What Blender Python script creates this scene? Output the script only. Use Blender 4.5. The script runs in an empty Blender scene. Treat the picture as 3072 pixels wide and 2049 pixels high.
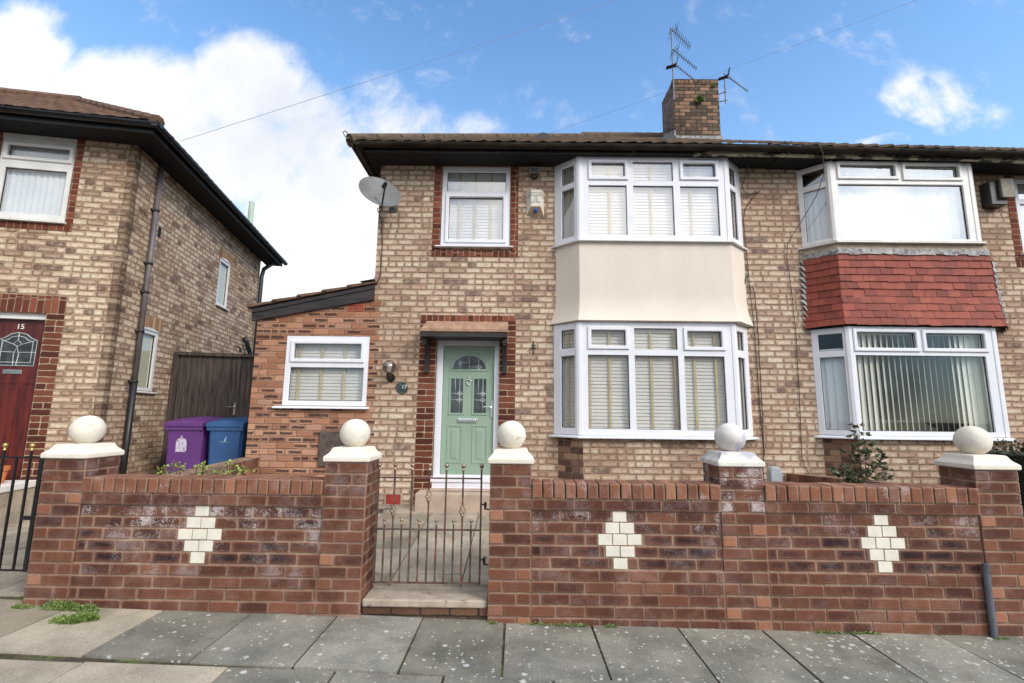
import bpy, bmesh, math, random
from mathutils import Vector, Matrix
RAD = math.radians
rng = random.Random(7)
sc = bpy.context.scene
COL = sc.collection

# ---------------------------------------------------------------- camera
cd = bpy.data.cameras.new("camera")
cam = bpy.data.objects.new("camera", cd)
COL.objects.link(cam)
cd.sensor_width = 36.0
cd.lens = 1450.0 / 3072.0 * 36.0
cd.clip_start = 0.05
cd.clip_end = 2000
_ri = Vector((0.99992428, 0.00412219, 0.01159468))
_up = Vector((-0.01084821, -0.14950518, 0.98870143))
_fw = Vector((-0.00580908, 0.98875235, 0.14944914))
cam.matrix_world = Matrix(((_ri.x, _up.x, -_fw.x, 0), (_ri.y, _up.y, -_fw.y, -6.9), (_ri.z, _up.z, -_fw.z, 0), (0, 0, 0, 1)))
sc.camera = cam
sc.view_settings.view_transform = 'Standard'
sc.view_settings.look = 'None'
sc.view_settings.exposure = 0.16
sc.view_settings.gamma = 1.0

# ---------------------------------------------------------------- sun and sky
SUN_EL, SUN_AZ = 32.0, 49.0          # degrees; azimuth from straight behind the camera towards its right
sd = bpy.data.lights.new("sun", 'SUN')
sd.energy = 1.8
sd.angle = RAD(14)
sd.color = (1.0, 0.955, 0.89)
sun = bpy.data.objects.new("sun", sd)
COL.objects.link(sun)
_s = Vector((math.sin(RAD(SUN_AZ)) * math.cos(RAD(SUN_EL)), -math.cos(RAD(SUN_AZ)) * math.cos(RAD(SUN_EL)), math.sin(RAD(SUN_EL))))
sun.rotation_euler = _s.to_track_quat('Z', 'Y').to_euler()
sun.location = _s * 40


class NT:
    """small helper to write node trees"""
    def __init__(s, tree):
        s.t = tree
        s.n = tree.nodes
        s.l = tree.links

    def new(s, kind, **kw):
        n = s.n.new(kind)
        for k, v in kw.items():
            setattr(n, k, v)
        return n

    def put(s, sock, v):
        if v is None:
            return
        if hasattr(v, 'is_output'):
            s.l.new(v, sock)
        elif isinstance(v, (tuple, list)) and len(v) == 3 and sock.type == 'RGBA':
            sock.default_value = (*v, 1)
        else:
            sock.default_value = v

    def m(s, op, a, b=None, c=None, clamp=False):
        n = s.new('ShaderNodeMath', operation=op, use_clamp=clamp)
        for i, v in enumerate((a, b, c)):
            s.put(n.inputs[i], v)
        return n.outputs[0]

    def mix(s, f, a, b, mode='MIX'):
        n = s.new('ShaderNodeMix', data_type='RGBA', blend_type=mode)
        s.put(n.inputs[0], f)
        s.put(n.inputs[6], a)
        s.put(n.inputs[7], b)
        return n.outputs[2]

    def step(s, v, lo, hi, a=0.0, b=1.0):
        n = s.new('ShaderNodeMapRange', interpolation_type='SMOOTHSTEP')
        for i, x in enumerate((v, lo, hi, a, b)):
            s.put(n.inputs[i], x)
        return n.outputs[0]

    def noise(s, vec, scale, detail=3.0, rough=0.5, dist=0.0):
        n = s.new('ShaderNodeTexNoise')
        if vec is not None:
            s.put(n.inputs['Vector'], vec)
        n.inputs['Scale'].default_value = scale
        n.inputs['Detail'].default_value = detail
        n.inputs['Roughness'].default_value = rough
        n.inputs['Distortion'].default_value = dist
        return n.outputs[0]

    def xyz(s, v):
        n = s.new('ShaderNodeSeparateXYZ')
        s.put(n.inputs[0], v)
        return n.outputs

    def vec(s, x, y, z=0.0):
        n = s.new('ShaderNodeCombineXYZ')
        for i, v in enumerate((x, y, z)):
            s.put(n.inputs[i], v)
        return n.outputs[0]

    def ramp(s, f, stops, interp='LINEAR'):
        n = s.new('ShaderNodeValToRGB')
        n.color_ramp.interpolation = interp
        e = n.color_ramp.elements
        while len(e) > 1:
            e.remove(e[-1])
        for i, (p, c) in enumerate(stops):
            x = e[0] if i == 0 else e.new(p)
            x.position = p
            x.color = (*c, 1)
        s.put(n.inputs[0], f)
        return n.outputs[0]

    def white(s, v):
        n = s.new('ShaderNodeTexWhiteNoise', noise_dimensions='3D')
        s.put(n.inputs[0], v)
        return n.outputs[0], n.outputs[1]


w = bpy.data.worlds.new("World")
sc.world = w
w.use_nodes = True
g = NT(w.node_tree)
g.n.clear()
sky = g.new('ShaderNodeTexSky', sky_type='NISHITA')
sky.sun_disc = False
sky.sun_elevation = RAD(SUN_EL)
sky.sun_rotation = RAD(180 - SUN_AZ)
sky.air_density = 1.0
sky.dust_density = 0.4
sky.ozone_density = 2.5
tc = g.new('ShaderNodeTexCoord')
dx, dy, dz = g.xyz(tc.outputs['Generated'])
ysafe = g.m('MAXIMUM', dy, 0.06)
gx = g.m('DIVIDE', dx, ysafe)
gz = g.m('DIVIDE', dz, ysafe)
gv = g.vec(gx, gz, 0.0)
warp = g.noise(gv, 3.0, 5, 0.6)
fine = g.noise(gv, 6.5, 9, 0.62, 0.4)
BLOBS = [(-0.14, 0.62, 0.16, 0.07, 0.36), (-0.05, 0.55, 0.16, 0.06, 0.3), (-0.625, 0.742, 0.149, 0.134, 1.0), (-1.168, 0.759, 0.14, 0.192, 1.0), (-0.886, 0.674, 0.277, 0.154, 1.0), (-0.532, 0.592, 0.195, 0.172, 0.9),
         (-0.381, 0.36, 0.245, 0.232, 1.2), (-0.25, 0.595, 0.127, 0.106, 0.62), (-0.303, 0.679, 0.099, 0.098, 0.42), (0.917, 0.722, 0.118, 0.082, 0.5),
         (0.98, 0.68, 0.136, 0.054, 0.3), (0.826, 0.61, 0.068, 0.015, 0.5), (0.076, 0.667, 0.049, 0.054, 0.25), (-0.202, 0.756, 0.06, 0.027, 0.3),
         (-0.677, 0.864, 0.081, 0.045, 0.22), (-0.741, 0.538, 0.407, 0.126, 0.9), (-0.75, 0.2, 0.5, 0.25, 1.0)]
wx = g.m('ADD', gx, g.m('MULTIPLY', g.m('SUBTRACT', warp, 0.5), 0.10))
wz = g.m('ADD', gz, g.m('MULTIPLY', g.m('SUBTRACT', fine, 0.5), 0.10))
acc = None
for (bx, bz, rx, rz, wt) in BLOBS:
    ex = g.m('MULTIPLY', g.m('SUBTRACT', wx, bx), 1 / rx)
    ez = g.m('MULTIPLY', g.m('SUBTRACT', wz, bz), 1 / rz)
    d2 = g.m('ADD', g.m('MULTIPLY', ex, ex), g.m('MULTIPLY', ez, ez))
    f = g.m('MULTIPLY', g.m('SUBTRACT', 1.35, d2, clamp=True), wt)
    acc = f if acc is None else g.m('MAXIMUM', acc, f)
fine2 = g.noise(gv, 19.0, 8, 0.65, 0.2)
dens = g.m('ADD', g.m('ADD', acc, g.m('MULTIPLY', g.m('SUBTRACT', fine, 0.5), 1.75)), g.m('MULTIPLY', g.m('SUBTRACT', fine2, 0.5), 0.7))
north = g.step(dens, 0.08, 0.9)
dirv = tc.outputs['Generated']
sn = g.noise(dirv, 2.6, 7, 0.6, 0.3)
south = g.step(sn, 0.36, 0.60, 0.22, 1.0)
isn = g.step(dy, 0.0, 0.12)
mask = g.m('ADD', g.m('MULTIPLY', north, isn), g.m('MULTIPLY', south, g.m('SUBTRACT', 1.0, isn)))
# thin high haze towards the horizon
hz = g.step(dz, 0.15, 0.75, 0.5, 0.02)
SKYGAIN = (1.95, 2.5, 2.8)
skyb = g.mix(1.0, sky.outputs[0], SKYGAIN, 'MULTIPLY')
skyc = g.mix(hz, skyb, (4.6, 7.0, 10.0))
shade = g.noise(gv, 2.2, 5, 0.55)
cn = g.ramp(g.m('MULTIPLY', shade, 1.0), [(0.34, (7.4, 7.8, 8.6)), (0.60, (10.0, 10.0, 10.2))])
# the clouds round the sun, behind the camera, are the brightest
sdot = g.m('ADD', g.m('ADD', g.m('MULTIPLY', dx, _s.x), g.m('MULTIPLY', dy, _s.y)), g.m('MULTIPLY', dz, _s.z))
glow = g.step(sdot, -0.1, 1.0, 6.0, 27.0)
low = g.step(dz, 0.08, 0.34, 0.16, 1.0)  # added dimming near the horizon, standing in for unseen houses opposite in window reflections
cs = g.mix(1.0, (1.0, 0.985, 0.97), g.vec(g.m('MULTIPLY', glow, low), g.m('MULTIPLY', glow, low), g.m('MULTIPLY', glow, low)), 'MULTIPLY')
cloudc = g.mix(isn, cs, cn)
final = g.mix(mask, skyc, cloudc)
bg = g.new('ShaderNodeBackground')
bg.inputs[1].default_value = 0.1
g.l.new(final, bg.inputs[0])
wo = g.new('ShaderNodeOutputWorld')
g.l.new(bg.outputs[0], wo.inputs[0])


# ---------------------------------------------------------------- materials
def lin(c):
    return tuple((x / 255 / 12.92) if x / 255 <= 0.04045 else ((x / 255 + 0.055) / 1.055) ** 2.4 for x in c)


def S(r, g_, b, k=1.1):
    """a colour read off the photograph, turned into a reflectance"""
    return tuple(x / k for x in lin((r, g_, b)))


MATS = {}


def material(name):
    mt = bpy.data.materials.new(name)
    mt.use_nodes = True
    t = NT(mt.node_tree)
    t.n.clear()
    bs = t.new('ShaderNodeBsdfPrincipled')
    out = t.new('ShaderNodeOutputMaterial')
    t.l.new(bs.outputs[0], out.inputs[0])
    MATS[name] = mt
    return mt, t, bs


def plain(name, col, rough=0.6, var=0.12, scale=8.0, bump=0.0, metal=0.0, col2=None, spots=None, stretch=(1, 1, 1), spec=0.5, bscale=None):
    mt, t, bs = material(name)
    tcn = t.new('ShaderNodeTexCoord')
    mp = t.new('ShaderNodeMapping')
    mp.inputs['Scale'].default_value = stretch
    t.l.new(tcn.outputs['Object'], mp.inputs[0])
    o = mp.outputs[0]
    n = t.noise(o, scale, 5, 0.6)
    c2 = col2 or tuple(x * (1 - 2.2 * var) for x in col)
    c1 = col if col2 else tuple(min(1, x * (1 + var)) for x in col)
    c = t.mix(t.step(n, 0.32, 0.68), c2, c1)
    if spots:
        sc_, lo, hi, sc_col = spots
        c = t.mix(t.step(t.noise(o, sc_, 6, 0.65), lo, hi), c, sc_col)
    t.put(bs.inputs['Base Color'], c)
    bs.inputs['Roughness'].default_value = rough
    bs.inputs['Metallic'].default_value = metal
    bs.inputs['Specular IOR Level'].default_value = spec
    if bump:
        b = t.new('ShaderNodeBump')
        b.inputs['Strength'].default_value = 1.0
        b.inputs['Distance'].default_value = bump
        t.l.new(t.noise(o, bscale or scale * 4, 5, 0.65), b.inputs['Height'])
        t.l.new(b.outputs[0], bs.inputs['Normal'])
    return mt


def brick(name, L, H, stops, mortar, halo=None, halo_amt=0.0, mort=0.011, half=0.2, off=0.5, dark=None, voff=0.0, swap=False, quoin=False, burn=None, grime=0.25):
    """brickwork in the u,v of the wall: colour per brick, paler middles, worn edges, recessed joints"""
    mt, t, bs = material(name)
    uv = t.new('ShaderNodeTexCoord').outputs['UV']
    u0, v0, _z = t.xyz(uv)
    if swap:
        u0, v0 = v0, u0
    wn = t.new('ShaderNodeTexNoise')
    wn.inputs['Scale'].default_value = 9.0
    wn.inputs['Detail'].default_value = 3.0
    t.l.new(uv, wn.inputs['Vector'])
    wr, wg, wb = t.xyz(wn.outputs[1])
    w2 = t.new('ShaderNodeTexNoise')
    w2.inputs['Scale'].default_value = 34.0
    w2.inputs['Detail'].default_value = 2.0
    t.l.new(uv, w2.inputs['Vector'])
    xr, xg, _xb = t.xyz(w2.outputs[1])
    u1 = t.m('ADD', t.m('ADD', u0, t.m('MULTIPLY', t.m('SUBTRACT', wr, 0.5), 0.024)), t.m('MULTIPLY', t.m('SUBTRACT', xr, 0.5), 0.014))
    v1 = t.m('ADD', t.m('ADD', v0, voff + 40 * H), t.m('ADD', t.m('MULTIPLY', t.m('SUBTRACT', wg, 0.5), 0.016), t.m('MULTIPLY', t.m('SUBTRACT', xg, 0.5), 0.011)))
    vr = t.m('DIVIDE', v1, H)
    row = t.m('FLOOR', vr)
    fv = t.m('FRACT', vr)
    odd = t.m('FLOORED_MODULO', row, 2.0)
    rj, _c = t.white(t.vec(row, 3.7, 1.0))
    uu = t.m('ADD', t.m('ADD', t.m('DIVIDE', u1, L), 50.0), t.m('ADD', t.m('MULTIPLY', odd, off), t.m('MULTIPLY', rj, 0.0 if quoin else 0.16)))
    col = t.m('FLOOR', uu)
    fu = t.m('FRACT', uu)
    r1, rc = t.white(t.vec(row, col, 0.5))
    if quoin:
        hb = t.m('LESS_THAN', rj, 0.38)
    else:
        hb = t.m('LESS_THAN', r1, half)
    fu2 = t.m('FRACT', t.m('MULTIPLY', fu, 2.0))
    hi = t.m('MULTIPLY', hb, t.m('FLOOR', t.m('MULTIPLY', fu, 2.0)))
    fuu = t.m('ADD', t.m('MULTIPLY', fu, t.m('SUBTRACT', 1.0, hb)), t.m('MULTIPLY', fu2, hb))
    LL = t.m('SUBTRACT', L, t.m('MULTIPLY', hb, L / 2))
    du = t.m('MULTIPLY', t.m('MINIMUM', fuu, t.m('SUBTRACT', 1.0, fuu)), LL)
    dv = t.m('MULTIPLY', t.m('MINIMUM', fv, t.m('SUBTRACT', 1.0, fv)), H)
    d = t.m('SMOOTH_MIN', du, dv, 0.022)
    rough_n = t.noise(uv, 60.0, 4, 0.6)
    dd = t.m('ADD', d, t.m('MULTIPLY', t.m('SUBTRACT', rough_n, 0.5), 0.009))
    mask = t.step(dd, mort / 2 - 0.002, mort / 2 + 0.0025)
    rnd, rcol = t.white(t.vec(row, col, t.m('ADD', hi, 7.0)))
    q1, q2, q3 = t.xyz(rcol)
    base = t.ramp(rnd, stops)
    if halo:
        ctr = t.step(t.m('ADD', d, t.m('MULTIPLY', t.m('SUBTRACT', t.noise(uv, 22.0, 3, 0.6), 0.5), 0.035)), 0.013, 0.036)
        base = t.mix(t.m('MULTIPLY', ctr, t.m('MULTIPLY', t.step(q1, 0.05, 0.6, 0.38, 1.0), halo_amt)), base, halo)
        base = t.mix(t.step(d, 0.022, 0.006, 0.0, 0.45), base, t.mix(1.0, base, (0.70, 0.58, 0.5), 'MULTIPLY'))
    bl = t.noise(uv, 19.0, 4, 0.65, 0.3)
    if halo:
        base = t.mix(t.step(bl, 0.46, 0.68, 0.0, 0.6), base, S(176, 142, 119))
        bl2 = t.noise(uv, 31.0, 3, 0.6)
        base = t.mix(t.step(bl2, 0.56, 0.72, 0.0, 0.5), base, S(228, 212, 187))
    if dark:
        amt, dcol = dark
        base = t.mix(t.m('MULTIPLY', t.m('LESS_THAN', q2, amt), t.step(t.noise(uv, 14, 4, 0.6), 0.3, 0.62, 0.45, 0.95)), base, dcol)
    if burn:
        amt, dcol = burn
        # a kiln-burnt streak along the middle of some bricks
        sv = t.m('ADD', t.m('ABSOLUTE', t.m('SUBTRACT', fv, 0.5)), t.m('MULTIPLY', t.m('SUBTRACT', t.noise(uv, 45, 3, 0.6), 0.5), 0.42))
        su = t.m('ADD', t.m('ABSOLUTE', t.m('SUBTRACT', fuu, t.m('ADD', 0.35, t.m('MULTIPLY', q3, 0.3)))), t.m('MULTIPLY', t.m('SUBTRACT', t.noise(uv, 25, 3, 0.6), 0.5), 0.3))
        bm_ = t.m('MULTIPLY', t.m('LESS_THAN', q2, amt), t.m('MULTIPLY', t.step(sv, 0.30, 0.14), t.step(su, 0.46, 0.32)))
        base = t.mix(t.m('MULTIPLY', bm_, 0.88), base, dcol)
    gn = t.noise(uv, 38.0, 5, 0.7)
    base = t.mix(t.step(gn, 0.3, 0.75, 0.0, 0.38), base, t.mix(1.0, base, (0.55, 0.5, 0.45), 'MULTIPLY'))
    big = t.noise(uv, 0.5, 4, 0.6)
    base = t.mix(t.step(big, 0.44, 0.60, 0.0, 0.85), base, t.mix(1.0, base, (0.82, 0.75, 0.70), 'MULTIPLY'))
    mpn = t.new('ShaderNodeMapping')
    mpn.inputs['Scale'].default_value = (5.0, 0.5, 1.0)
    t.l.new(uv, mpn.inputs[0])
    drip = t.noise(mpn.outputs[0], 1.0, 5, 0.65)
    base = t.mix(t.step(drip, 0.56, 0.74, 0.0, grime * 1.2), base, t.mix(1.0, base, (0.62, 0.56, 0.52), 'MULTIPLY'))
    patch = t.noise(uv, 1.3, 4, 0.6)
    base = t.mix(t.step(patch, 0.45, 0.75, 0.0, grime), base, t.mix(1.0, base, (0.5, 0.45, 0.42), 'MULTIPLY'))
    mc = t.mix(t.step(t.noise(uv, 7.0, 4, 0.6), 0.35, 0.7), mortar, tuple(x * 0.62 for x in mortar))
    c = t.mix(mask, mc, base)
    t.put(bs.inputs['Base Color'], c)
    bs.inputs['Roughness'].default_value = 0.92
    bs.inputs['Specular IOR Level'].default_value = 0.2
    b = t.new('ShaderNodeBump')
    b.inputs['Distance'].default_value = 0.007
    hgt = t.m('ADD', t.m('MULTIPLY', t.step(dd, mort / 2 - 0.005, mort / 2 + 0.006), t.m('ADD', 0.75, t.m('MULTIPLY', q3, 0.4))), t.m('MULTIPLY', gn, 0.35))
    t.l.new(hgt, b.inputs['Height'])
    t.l.new(b.outputs[0], bs.inputs['Normal'])
    return mt


CREAM, BUFF, PINK, TAN, BROWN, DK = S(217, 199, 177), S(209, 185, 161), S(199, 169, 148), S(184, 152, 132), S(160, 130, 113), S(128, 105, 96)
M_BUFF = brick('buff_brick', 0.235, 0.0855, [(0.0, BROWN), (0.20, TAN), (0.55, PINK), (0.85, BUFF), (1.0, CREAM)], S(164, 142, 121), halo=S(229, 214, 191), halo_amt=0.95,
               dark=(0.06, DK), half=0.28, mort=0.0135, grime=0.34)
M_BUFF15 = brick('weathered_buff_brick', 0.235, 0.0855, [(0.0, S(144, 116, 99)), (0.25, S(170, 137, 116)), (0.55, S(193, 161, 137)), (0.8, S(206, 180, 154)), (1.0, S(218, 200, 172))], S(176, 154, 128),
                 halo=S(231, 215, 188), halo_amt=1.0, dark=(0.08, S(116, 93, 82)), half=0.3, mort=0.011)
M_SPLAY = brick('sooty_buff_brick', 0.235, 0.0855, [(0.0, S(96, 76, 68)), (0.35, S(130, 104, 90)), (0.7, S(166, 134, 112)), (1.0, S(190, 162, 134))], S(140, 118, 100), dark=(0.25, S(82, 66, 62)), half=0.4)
M_ORANGE = brick('orange_brick', 0.235, 0.0855, [(0.0, S(160, 112, 89)), (0.4, S(184, 134, 107)), (0.75, S(202, 155, 126)), (1.0, S(184, 142, 122))], S(164, 130, 106), burn=(0.5, S(66, 54, 54)), half=0.22,
                 mort=0.010, grime=0.15)
M_RED = brick('dark_red_quoin_brick', 0.252, 0.0855, [(0.0, S(84, 48, 40)), (0.5, S(112, 64, 50)), (1.0, S(138, 84, 66))], S(184, 158, 130), quoin=True, off=0.0, half=0.0, mort=0.013, grime=0.3)
M_REDHEAD = brick('red_header_brick', 0.125, 0.0855, [(0.0, S(104, 54, 42)), (0.5, S(128, 70, 54)), (1.0, S(150, 90, 70))], S(168, 140, 114), off=0.0, half=0.0, mort=0.012, grime=0.3)
M_REDSOLD = brick('red_soldier_brick', 0.30, 0.0855, [(0.0, S(94, 52, 42)), (0.5, S(122, 68, 54)), (1.0, S(148, 88, 70))], S(168, 140, 114), off=0.0, half=0.0, mort=0.012, swap=True, grime=0.3)
M_CHIM = brick('chimney_brick', 0.235, 0.0855, [(0.0, S(98, 87, 77)), (0.3, S(122, 104, 89)), (0.55, S(148, 120, 100)), (0.8, S(174, 138, 113)), (1.0, S(136, 119, 102))], S(72, 64, 54), half=0.3,
               dark=(0.25, S(84, 74, 62)), mort=0.013, grime=0.5)
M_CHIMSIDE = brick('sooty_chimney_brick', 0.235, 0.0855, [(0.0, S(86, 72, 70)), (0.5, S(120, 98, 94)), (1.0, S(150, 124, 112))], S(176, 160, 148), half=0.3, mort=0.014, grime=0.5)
M_BUFFSOLD = brick('buff_soldier_brick', 0.30, 0.0855, [(0.0, S(120, 90, 72)), (0.5, S(186, 140, 106)), (1.0, S(214, 180, 140))], S(170, 145, 112), off=0.0, half=0.0, mort=0.011, swap=True)
M_STEPBRICK = brick('step_riser_brick', 0.235, 0.10, [(0.0, S(78, 60, 50)), (0.5, S(100, 76, 62)), (1.0, S(124, 92, 74))], S(66, 58, 50), half=0.0, mort=0.012, grime=0.6)

# garden wall: each brick is real geometry and carries its own colour numbers
mt, t, bs = material('garden_wall_brick')
ac = t.new('ShaderNodeVertexColor', layer_name='brick')
r_, tone_, eff_ = t.xyz(ac.outputs[0])
obc = t.new('ShaderNodeTexCoord').outputs['Object']
lc = t.new('ShaderNodeVertexColor', layer_name='loc')
lu, lv_, ll = t.xyz(lc.outputs[0])
lh = lc.outputs[1]
nb1 = t.noise(obc, 40.0, 4, 0.65)
nb2 = t.noise(obc, 16.0, 3, 0.6)
du = t.m('MINIMUM', lu, t.m('SUBTRACT', ll, lu))
dv = t.m('MINIMUM', lv_, t.m('SUBTRACT', lh, lv_))
ed = t.m('SMOOTH_MIN', du, dv, 0.02)
edn = t.m('ADD', ed, t.m('MULTIPLY', t.m('SUBTRACT', nb1, 0.5), 0.008))
red = t.ramp(r_, [(0.0, S(86, 53, 42)), (0.4, S(102, 64, 50)), (0.75, S(121, 78, 60)), (0.9, S(144, 94, 70)), (1.0, S(166, 115, 88))])
pur = t.ramp(r_, [(0.0, S(68, 43, 39)), (0.5, S(90, 56, 48)), (1.0, S(112, 70, 57))])
bc = t.mix(tone_, red, pur)
# paler worn rim, then soot in the middle of the darker bricks
bc = t.mix(t.step(edn, 0.016, 0.002, 0.0, 0.55), bc, S(168, 118, 96))
core = t.m('ADD', t.m('MULTIPLY', t.step(t.m('ADD', dv, t.m('MULTIPLY', t.m('SUBTRACT', nb2, 0.5), 0.045)), 0.012, 0.036), t.step(t.m('ADD', du, t.m('MULTIPLY', t.m('SUBTRACT', nb1, 0.5), 0.04)), 0.012, 0.045)), 0.0)
bc = t.mix(t.m('MULTIPLY', core, t.m('MULTIPLY', t.step(tone_, 0.45, 0.9), t.step(r_, 1.0, 0.5, 0.25, 0.95))), bc, S(48, 36, 38))
n1 = t.noise(obc, 9.0, 5, 0.7)
bc = t.mix(t.step(n1, 0.56, 0.72, 0.0, 0.6), bc, S(74, 52, 46))
bc = t.mix(t.step(t.noise(obc, 28.0, 4, 0.7), 0.5, 0.75, 0.0, 0.5), bc, t.mix(1.0, bc, (0.55, 0.5, 0.46), 'MULTIPLY'))
n2 = t.noise(obc, 90.0, 4, 0.7)
bc = t.mix(t.step(n2, 0.35, 0.75, 0.0, 0.45), bc, t.mix(1.0, bc, (0.6, 0.55, 0.5), 'MULTIPLY'))
n2b = t.noise(obc, 3.0, 4, 0.7)
bc = t.mix(t.step(n2b, 0.45, 0.7, 0.0, 0.3), bc, S(160, 112, 90))
# salts
n3 = t.noise(obc, 85.0, 8, 0.75)
n3b = t.noise(obc, 7.0, 4, 0.6)
ef = t.m('MULTIPLY', t.step(t.m('ADD', n3, t.m('MULTIPLY', n3b, 0.9)), 0.94, 1.14), eff_, clamp=True)
bc = t.mix(t.m('MULTIPLY', ef, 0.9), bc, S(200, 188, 186))
mk = t.step(edn, 0.002, 0.0055)
mo = t.mix(t.step(t.noise(obc, 6.0, 4, 0.6), 0.35, 0.65), S(122, 99, 85), S(158, 131, 111))
mo = t.mix(t.m('MULTIPLY', ef, 0.6), mo, S(206, 194, 190))
t.put(bs.inputs['Base Color'], t.mix(mk, mo, bc))
bs.inputs['Roughness'].default_value = 0.88
bs.inputs['Specular IOR Level'].default_value = 0.2
b_ = t.new('ShaderNodeBump')
b_.inputs['Distance'].default_value = 0.005
t.l.new(t.m('ADD', t.m('MULTIPLY', n2, 0.5), t.step(edn, 0.0, 0.009)), b_.inputs['Height'])
t.l.new(b_.outputs[0], bs.inputs['Normal'])
M_GBRICK = mt
M_GMORT = plain('garden_wall_mortar', S(166, 138, 116), 0.95, 0.2, 9, 0.004, col2=S(124, 102, 88), spots=(3.0, 0.5, 0.7, S(180, 160, 142)))

mt, t, bs = material('hanging_tile_clay')
ac = t.new('ShaderNodeVertexColor', layer_name='brick')
r_, _a, _b = t.xyz(ac.outputs[0])
obc = t.new('ShaderNodeTexCoord').outputs['Object']
bc = t.ramp(r_, [(0.0, S(122, 55, 43)), (0.5, S(150, 70, 53)), (1.0, S(172, 90, 68))])
bc = t.mix(t.step(t.noise(obc, 14.0, 5, 0.65), 0.5, 0.75, 0.0, 0.75), bc, S(104, 56, 48))
bc = t.mix(t.step(t.noise(obc, 40.0, 5, 0.65), 0.6, 0.75, 0.0, 0.35), bc, S(196, 130, 110))
t.put(bs.inputs['Base Color'], bc)
bs.inputs['Roughness'].default_value = 0.75
M_TILE = mt

M_UPVC = plain('white_upvc', (0.76, 0.76, 0.80), 0.35, 0.02, 3.0)
M_UPVC15 = plain('aged_white_upvc', (0.74, 0.72, 0.69), 0.4, 0.05, 3.0)
M_RENDER = plain('cream_render', (0.73, 0.645, 0.55), 0.9, 0.025, 1.6, 0.005, bscale=70.0, spots=(2.3, 0.58, 0.76, (0.705, 0.625, 0.54)), stretch=(1, 1, 0.45))
M_FASCIA = plain('black_painted_timber', S(32, 28, 25), 0.5, 0.25, 6, 0.002, spots=(9.0, 0.66, 0.72, S(150, 142, 128)))
M_SOFFIT = plain('dark_soffit_board', S(18, 15, 13), 0.8, 0.25, 3)
M_PEEL = plain('peeling_fascia_paint', S(176, 166, 140), 0.8, 0.1, 7, 0.003, spots=(3.2, 0.47, 0.53, S(58, 52, 46)), stretch=(1, 1, 3))
M_GUTTER = plain('gutter_plastic', S(50, 43, 35), 0.7, 0.3, 3.0, stretch=(1, 3, 3), spec=0.15)
M_GUTTERB = plain('black_gutter', S(25, 25, 27), 0.35, 0.2, 3.0)
M_ROOF = plain('roof_tile', S(112, 92, 74), 0.9, 0.25, 9, 0.006, spots=(26.0, 0.70, 0.76, S(200, 190, 164)), col2=S(78, 66, 54))
M_ROOF15 = plain('brown_roof_tile', S(122, 93, 75), 0.9, 0.25, 9, 0.006, col2=S(92, 68, 54))
M_LEAD = plain('lead_flashing', S(164, 160, 158), 0.6, 0.2, 12, 0.004, spots=(17.0, 0.5, 0.62, S(92, 84, 90)))
M_CEMENT = plain('cement_band', S(192, 174, 150), 0.95, 0.1, 9, 0.003)
M_ROOM = plain('dark_room', (0.04, 0.03, 0.028), 0.9, 0.2, 2)
M_DOOR = plain('sage_green_door', S(146, 168, 147), 0.5, 0.03, 3.0, 0.0006, bscale=120)
M_DOORR = plain('red_mahogany_door', S(108, 36, 28), 0.35, 0.3, 3.0, col2=S(70, 22, 18), stretch=(5, 5, 0.6))
M_CHROME = plain('chrome', (0.75, 0.75, 0.76), 0.15, 0.05, 6, metal=1.0)
M_DKGLASS = plain('dark_leaded_glass', S(66, 70, 72), 0.08, 0.25, 9.0, spec=0.8)
M_LEADCAME = plain('lead_came', S(206, 214, 208), 0.4, 0.1, 9.0)
M_CANOPY = plain('canopy_brown_felt', S(172, 136, 112), 0.9, 0.12, 9, 0.004)
M_BLACKWOOD = plain('black_stained_wood', S(48, 40, 40), 0.55, 0.3, 6, 0.003, spots=(12.0, 0.69, 0.73, S(160, 160, 160)), stretch=(0.5, 1, 3))
M_METER = plain('brown_meter_box', S(92, 78, 70), 0.6, 0.2, 12, 0.001)
M_CAP = plain('cream_masonry_paint', (0.74, 0.68, 0.575), 0.85, 0.05, 4, 0.007, spots=(9.0, 0.64, 0.70, S(204, 190, 164)), bscale=22.0)
M_CAPGREY = plain('weathered_masonry_paint', (0.72, 0.68, 0.62), 0.85, 0.08, 4, 0.004, spots=(5.0, 0.52, 0.62, S(186, 184, 190)), bscale=25.0)
M_INLAY = plain('cream_painted_tile', (0.72, 0.675, 0.565), 0.55, 0.05, 9, 0.0015, spots=(24.0, 0.66, 0.76, S(188, 172, 142)))
M_CONC = plain('step_concrete', S(178, 164, 146), 0.95, 0.12, 6, 0.004, spots=(7.0, 0.60, 0.72, S(112, 98, 84)), bscale=60)
M_STONE = plain('pinkish_step_stone', S(186, 164, 146), 0.95, 0.08, 5, 0.003)
M_IRON = plain('rusty_iron', S(92, 76, 66), 0.7, 0.3, 14, 0.002, spots=(16.0, 0.5, 0.62, S(120, 66, 46)))
M_BLACKIRON = plain('black_iron', S(30, 28, 30), 0.4, 0.2, 9)
M_FINIAL = plain('worn_brass', S(168, 146, 124), 0.35, 0.2, 25, metal=0.6)
M_GOLD = plain('gold_paint', S(206, 180, 110), 0.3, 0.15, 25, metal=0.7)
M_FENCE = plain('dark_fence_timber', S(98, 86, 78), 0.9, 0.25, 4.0, 0.004, col2=S(52, 45, 42), stretch=(7, 7, 0.5))
M_PURPLE = plain('purple_plastic', S(104, 58, 124), 0.42, 0.06, 3)
M_BLUE = plain('blue_plastic', S(56, 94, 144), 0.42, 0.06, 3)
M_GREENBIN = plain('green_plastic', S(64, 98, 92), 0.42, 0.06, 3)
M_STICKER = plain('pale_sticker', S(214, 204, 220), 0.6, 0.1, 30, spots=(26.0, 0.52, 0.6, S(150, 120, 160)))
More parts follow.
